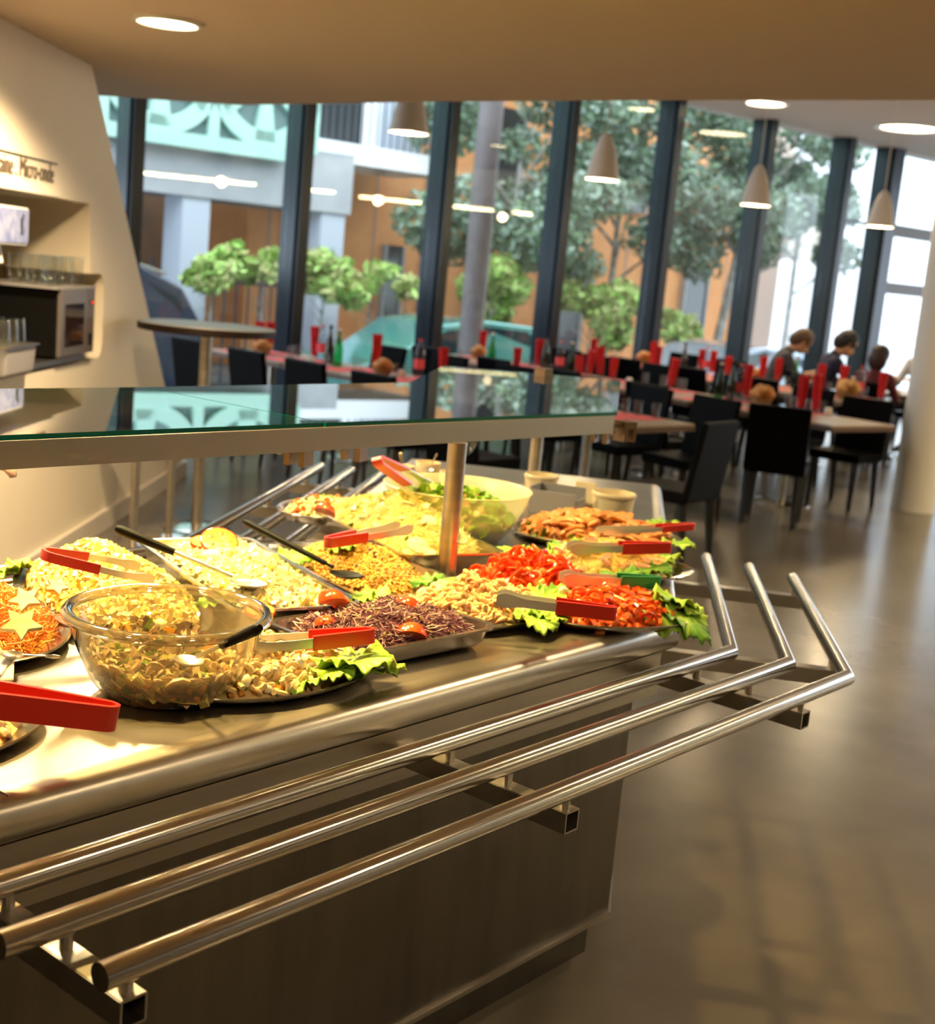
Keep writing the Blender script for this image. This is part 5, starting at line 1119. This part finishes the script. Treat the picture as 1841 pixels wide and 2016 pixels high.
b = MB(); uquad('', -4, 6.4, 11.6, 12, GZ0, 9, None, mb=b); lob('courtyard_wall', b, mat('courtyard_brown', (.20, .17, .15), .8, col2=(.30, .22, .16), scale=2), bo, BL)
# grey portico with mint fascia
po = thing('portico', 'grey concrete portico with a mint green cut out fascia across the street', 'building', W(2, 5.6, GZ0), ANGU)
PL = (Matrix.Translation(W(2, 5.6, GZ0)) @ Matrix.Rotation(ANGU, 4, 'Z')).inverted()
b = MB(); uquad('', -6, 6.1, 5.4, 7.0, 2.33, 3.05, None, mb=b); lob('beam', b, m_concrete, po, PL)
b = MB(); uquad('', -6, 6.1, 5.4, 11, 3.05, 3.2, None, mb=b); lob('roof_slab', b, m_concrete, po, PL)
for u in (-.6, 3.35, 5.62):
    b = MB(); uquad('', u, u + .42, 5.45, 6.0, GZ0, 2.35, None, mb=b); lob('pillar', b, m_bluegrey, po, PL)
fs = []
b = MB(); uquad('', -6, 4.85, 5.25, 5.3, 3.0, 5.6, None, mb=b); lob('fascia_backing', b, m_mintd, po, PL)
b = MB(); uquad('', -6, 4.85, 5.12, 5.24, 2.95, 3.14, None, mb=b); lob('fascia_rail', b, m_mint, po, PL)
b = MB(); uquad('', -6, 4.85, 5.12, 5.24, 5.3, 5.6, None, mb=b); lob('fascia_rail', b, m_mint, po, PL)
def ringarc(uc, hc_, r0, r1, a0, a1, n=22):
    b = MB(); V = []
    for i in range(n + 1):
        a_ = a0 + (a1 - a0) * i / n
        for (r_, v_) in ((r0, 5.14), (r1, 5.14), (r1, 5.24), (r0, 5.24)): V.append(W(uc + r_ * math.cos(a_), v_, hc_ + r_ * math.sin(a_)))
    b.add(V, [(i * 4 + j, i * 4 + (j + 1) % 4, (i + 1) * 4 + (j + 1) % 4, (i + 1) * 4 + j) for i in range(n) for j in range(4)]); return lob('fascia_ring', b, m_mint, po, PL)
def plate(P, name):
    b = MB(); n_ = len(P); V = [W(p[0], 5.14, p[1]) for p in P] + [W(p[0], 5.24, p[1]) for p in P]
    b.add(V, [tuple(range(n_)), tuple(range(2 * n_ - 1, n_ - 1, -1))] + [(j, n_ + j, n_ + (j + 1) % n_, (j + 1) % n_) for j in range(n_)]); return lob(name, b, m_mint, po, PL)
for i in range(7):
    uc = -5.2 + i * 1.6
    ringarc(uc, 3.98, .66, .90, 0, 2 * pi, 40)
    ringarc(uc, 3.98, .0, .20, 0, 2 * pi, 24)
    for a_ in (pi / 2, pi / 2 + 1.05, pi / 2 - 1.05, -pi / 2, -pi / 2 + 1.05, -pi / 2 - 1.05):
        ca, sa = math.cos(a_), math.sin(a_); plate([(uc + .1 * ca - .06 * sa, 3.98 + .1 * sa + .06 * ca), (uc + .1 * ca + .06 * sa, 3.98 + .1 * sa - .06 * ca), (uc + .8 * ca + .17 * sa, 3.98 + .8 * sa - .17 * ca), (uc + .8 * ca - .17 * sa, 3.98 + .8 * sa + .17 * ca)], 'fascia_spoke')
    plate([(uc + .72, 3.1), (uc + .88, 3.1), (uc + .88, 5.4), (uc + .72, 5.4)], 'fascia_post')
# iron gate between the pillars
gt = thing('iron_gate', 'dark iron gate bars behind the parked dark car', 'gate', W(2.6, 7.2, GZ0), ANGU); GL = (Matrix.Translation(W(2.6, 7.2, GZ0)) @ Matrix.Rotation(ANGU, 4, 'Z')).inverted()
m_iron = mat('iron_bar', (.06, .08, .11), .5)
for i in range(34):
    u = -.2 + i * .21; b = MB(); b.tube([W(u, 7.2, GZ0), W(u, 7.2, 1.35 + .12 * math.sin(i * 1.1))], .02, 6); lob('gate_bar', b, m_iron, gt, GL)
for h in (.1, 1.15): b = MB(); b.tube([W(-.3, 7.2, h), W(6.9, 7.2, h)], .025, 6); lob('gate_rail', b, m_iron, gt, GL)
# balcony building between portico and trees
bb = thing('balcony_house', 'pale blue house with a white balcony slab and railing above the street', 'building', W(6, 8, GZ0), ANGU); HL = (Matrix.Translation(W(6, 8, GZ0)) @ Matrix.Rotation(ANGU, 4, 'Z')).inverted()
b = MB(); uquad('', 4.9, 8.8, 7.4, 8.5, 3.4, 9, None, mb=b); lob('wall', b, m_bluegrey, bb, HL)
b = MB(); uquad('', 4.9, 8.35, 5.9, 7.5, 3.12, 3.42, None, mb=b); lob('balcony_slab', b, m_bwhite, bb, HL)
for (u0, u1) in ((5.3, 5.95), (6.6, 7.5)):
    b = MB(); uquad('', u0, u1, 7.34, 7.45, 3.45, 5.4, None, mb=b); w_ = lob('window', b, m_dwin, bb, HL)
    b = MB(); uquad('', u1, u1 + .35, 7.3, 7.36, 3.45, 5.4, None, mb=b); lob('shutter', b, m_bwhite, bb, HL)
for i in range(26):
    u = 4.95 + i * .136; b = MB(); b.tube([W(u, 5.95, 3.42), W(u, 5.95, 4.4)], .012, 5); lob('railing_bar', b, m_iron, bb, HL)
b = MB(); b.tube([W(4.9, 5.95, 4.4), W(8.35, 5.95, 4.4)], .022, 6); lob('handrail', b, m_iron, bb, HL)
# white building and pale blocks at the right
wb = thing('white_building', 'bright white rendered building at the right behind the trees', 'building', W(22, 9, GZ0), ANGU); WL = (Matrix.Translation(W(22, 9, GZ0)) @ Matrix.Rotation(ANGU, 4, 'Z')).inverted()
b = MB(); uquad('', 19.6, 34, 7.8, 12, GZ0, 10, None, mb=b); lob('wall', b, m_bwhite, wb, WL)
b = MB(); uquad('', 29.5, 30.7, 7.7, 7.85, GZ0, 2.0, None, mb=b); lob('door', b, mat('grey_door', (.45, .46, .50), .6), wb, WL)
b = MB(); uquad('', 30.0, 30.35, 7.66, 7.72, .8, 1.4, None, mb=b); lob('blue_sign', b, mat('blue_sign', (.10, .18, .65), .5), wb, WL)
b = MB(); uquad('', 18.0, 19.4, 6.4, 7.0, 2.55, 4.0, None, mb=b); o = obj('street_sign_box', b, mat('beige_box', (.55, .50, .42), .7), None, 0); tag(o, 'beige box sign on the facade left of the white building', 'sign')
# lamp post
t = thing('street_post', 'thick grey street post outside, right of the third mullion', 'post', W(5.3, 1.35, GZ0)); b = MB(); b.tube([(0, 0, 0), (0, 0, 6)], .15, 24); obj('pole', b, mat('grey_post', (.13, .11, .12), .6, col2=(.19, .17, .18), scale=4), t)
b = MB(); b.lathe([(.001, 0), (.22, 0), (.20, .5), (.155, .55), (.001, .55)], n=24); obj('base', b, m_bluegrey, t)
# trees and shrubs
m_bark = mat('pale_bark', (.50, .49, .46), .8, col2=(.20, .18, .16), scale=6)
def leafmat(n, c, c2): return mat(n, c, .55, col2=c2, scale=3.)
m_leafd = leafmat('tree_leaf', (.10, .18, .10), (.20, .29, .17)); m_leafg = leafmat('tree_leaf_grey', (.36, .45, .38), (.18, .27, .20)); m_leafb = leafmat('shrub_leaf', (.28, .50, .10), (.48, .66, .22)); m_leafy = leafmat('shrub_leaf_olive', (.35, .38, .12), (.50, .52, .24))
def foliage(clusters, n, size, mats):
    tv = np.array([(-.5, 0, 0), (0, -.28, .05), (.5, 0, 0), (0, .28, .05)]); cl = np.array(clusters); w_ = cl[:, 3] ** 2; w_ /= w_.sum()
    k = RNG.choice(len(cl), n, p=w_); d = RNG.normal(size=(n, 3)); d /= np.linalg.norm(d, axis=1)[:, None]; P = cl[k, :3] + d * (cl[k, 3] * RNG.uniform(.25, 1, n) ** .6)[:, None] * [1, 1, .8]
    VV = np.einsum('nij,kj->nki', rotm(n), tv) * (size * RNG.uniform(.6, 1.4, n))[:, None, None] + P[:, None, :]
    me = bpy.data.meshes.new('foliage'); me.from_pydata(VV.reshape(-1, 3).tolist(), [], [(i * 4, i * 4 + 1, i * 4 + 2, i * 4 + 3) for i in range(n)])
    for m in mats: me.materials.append(m)
    me.polygons.foreach_set('material_index', RNG.integers(0, len(mats), n).tolist()); return me
def tree(u, v, h, R, lab, n, size, cl, mats, cat='tree', group=None, tr=.07, lean=(0, 0)):
    base = W(u, v, GZ0); t = thing('tree' if cat == 'tree' else 'shrub', lab, cat, base, 0, group)
    b = MB(); b.tube([(0, 0, 0), (lean[0] * .5, lean[1] * .5, h * .45), (lean[0], lean[1], h)], [tr, tr * .75, tr * .4], 10)
    for i in range(5):
        a_ = i * 1.3; z_ = h * (.5 + .08 * i); b.tube([(lean[0] * .6, lean[1] * .6, z_), (lean[0] + R * .6 * math.cos(a_), lean[1] + R * .6 * math.sin(a_), z_ + R * .55)], [tr * .45, tr * .15], 6)
    obj('trunk', b, m_bark, t); o = bpy.data.objects.new('foliage', foliage(cl, n, size, mats)); COL.objects.link(o); o.parent = t; o['kind'] = 'stuff'; return t
def cloud(n, R, z0, z1, r, c=(0, 0)):
    return [(c[0] + random.uniform(-R, R), c[1] + random.uniform(-R * .6, R * .6), random.uniform(z0, z1), r * random.uniform(.7, 1.3)) for _ in range(n)]
tree(9.2, 5.2, 4.2, 1.7, 'leafy grey green tree filling the fourth window bay', 11000, .15, cloud(20, 1.7, 2.3, 6.2, .62), [m_leafd, m_leafg], tr=.08)
tree(12.0, 5.6, 4.2, 1.9, 'leafy grey green tree filling the fifth window bay', 13000, .15, cloud(24, 1.9, 2.5, 6.6, .66), [m_leafd, m_leafg], tr=.08)
tree(14.2, 5.0, 4.4, 1.8, 'birch like tree with a pale slanting trunk in the sixth window bay', 11500, .15, cloud(22, 1.9, 2.7, 6.8, .66, (.3, .3)), [m_leafd, m_leafg], tr=.11, lean=(.5, .3))
tree(17.0, 5.4, 4.4, 1.6, 'leafy tree before the beige box sign at the right', 9000, .15, cloud(15, 1.5, 3.0, 6.6, .6), [m_leafd, m_leafg], tr=.08)
# shrub positions: (u, v, top h, spread)
for i, (px_, py_, v_, R_, n_, ol, lab) in enumerate(((420, 525, 4.4, .55, 520, 0, 'light green shrub just right of the dark parked car'), (520, 520, 4.4, .42, 380, 0, 'light green shrub close left of the second mullion'), (640, 540, 4.4, .68, 700, 0, 'light green broad leafed shrub right of the second mullion'), (735, 550, 4.4, .40, 300, 1, 'thin light green shrub before the orange wall'), (800, 565, 4.5, .32, 160, 1, 'small sparse shrub left of the third mullion'),
        (970, 575, 4.5, .95, 1300, 0, 'wide light green shrub behind the mint green car roof'), (1165, 610, 4.5, .95, 1300, 1, 'wide pale green shrub between the fourth and fifth mullions'), (1345, 645, 4.6, .62, 500, 1, 'pale green shrub behind the white car'))):
    d = ray(px_, py_); cc = P1 + v_ * ND; M_ = np.array([[d[0], -UD[0]], [d[1], -UD[1]]]); tt, uu = np.linalg.solve(M_, cc); hh_ = CAMH + tt * d[2] - GZ0
    tree(uu, v_, hh_ - .1, R_ * .6, lab, n_ * 2, .17, [(random.uniform(-R_, R_) * .8 * UD[0], random.uniform(-R_, R_) * .8 * UD[1], hh_ + random.uniform(-.6, .5) * R_ * .7, R_ * .36) for _ in range(9)], [m_leafb, m_leafy] if ol else [m_leafb, m_leafb, m_leafy], 'shrub', tr=.025)
# parked cars
def car(u, v, L, Wd, prof_, roof, paint, lab, glassm, name='car'):
    """side profile in (x along u, height); cabin glass as separate parts"""
    t = thing(name, lab, 'car', W(u, v, GZ0), ANGU); b = MB(); n = len(prof_)
    V = []; 
    for s_, k in ((-.5, 1), (-.46, 0), (.46, 0), (.5, 1)):
        for (x, h) in prof_: V.append((x * (.985 if not k and False else 1), s_ * Wd * (1 if h < .85 else .84), h))
    F = [(i + j * n, i + (j + 1) * n, (i + 1) % n + (j + 1) * n, (i + 1) % n + j * n) for j in range(3) for i in range(n)] + [tuple(range(n)), tuple(range(4 * n - 1, 3 * n - 1, -1))]
    b.add(V, [f[::-1] for f in F]); o = obj('body', b, paint, t, 25); bevel(o, .03, 2)
    for s_ in (-1, 1):
        b = MB(); b.prism([(x, h) for x, h in roof], -.006, .006); b.v = [(x, s_ * (Wd * .42 + .008) + z_, h) for (x, h, z_) in b.v]; obj('side_window', b, glassm, t, 0)
        for x in (L * .19, L * .81):
            b = MB(); b.tube([(x, s_ * (Wd * .5 - .10), .32), (x, s_ * (Wd * .5 + .01), .32)], .32, 24); w_ = obj('wheel', b, m_dark, t); b = MB(); b.tube([(x, s_ * (Wd * .5 + .005), .32), (x, s_ * (Wd * .5 + .02), .32)], .19, 16); obj('hub_cap', b, m_tube, w_)
    return t
m_carglass = mat('car_glass', (.02, .035, .045), .08, spec=.5); m_suv = mat('dark_blue_paint', (.02, .035, .07), .25, 0., spec=.4); m_mintcar = mat('mint_green_paint', (.10, .34, .33), .15, .3, coat=1); m_whitecar = mat('silver_blue_paint', (.42, .48, .60), .15, .5, coat=1)
hatch = [(0, .35), (.03, .75), (.9, .95), (1.55, 1.36), (2.3, 1.46), (3.2, 1.42), (3.85, 1.05), (4.1, .95), (4.15, .4), (3.9, .22), (.2, .22)]
hroof = [(1.1, .98), (1.68, 1.30), (2.3, 1.38), (3.1, 1.34), (3.6, 1.02)]
suv = [(0, .4), (.02, .9), (.75, 1.08), (1.3, 1.7), (2.2, 1.86), (3.6, 1.84), (4.15, 1.62), (4.45, 1.15), (4.5, .5), (4.3, .25), (.2, .25)]
sroof = [(.95, 1.12), (1.42, 1.62), (2.2, 1.74), (3.55, 1.72), (4.1, 1.5), (4.25, 1.14)]
car(-2.2, 3.4, 4.5, 1.85, suv, sroof, m_suv, 'dark blue parked car with roof rail behind the slanted wall edge', m_carglass)
b = MB(); 
for s_ in (-1, 1): b.tube([Matrix.Rotation(ANGU, 3, 'Z') @ Vector((x, s_ * .72, h)) + W(-2.2, 3.4, GZ0) for x, h in ((1.4, 1.80), (1.9, 1.90), (3.4, 1.90), (3.95, 1.76))], .022, 8)
o = obj('roof_rails', b, m_tube, None); o.parent = [q for q in bpy.data.objects if q.name == 'car'][0]; o.matrix_parent_inverse = (Matrix.Translation(W(-2.2, 3.4, GZ0)) @ Matrix.Rotation(ANGU, 4, 'Z')).inverted()
car(4.15, 3.2, 4.2, 1.72, hatch, hroof, m_mintcar, 'mint green parked car behind the third mullion', m_carglass)
car(9.4, 2.4, 4.2, 1.72, [(x, h * .93) for x, h in hatch], [(x, h * .93) for x, h in hroof], m_whitecar, 'silver white parked car with bright windows outside the fifth bay', m_carglass)

# finishing: steel top edges softened
for o in bpy.data.objects:
    if o.name.startswith(('column',)) and o.parent is None: pass
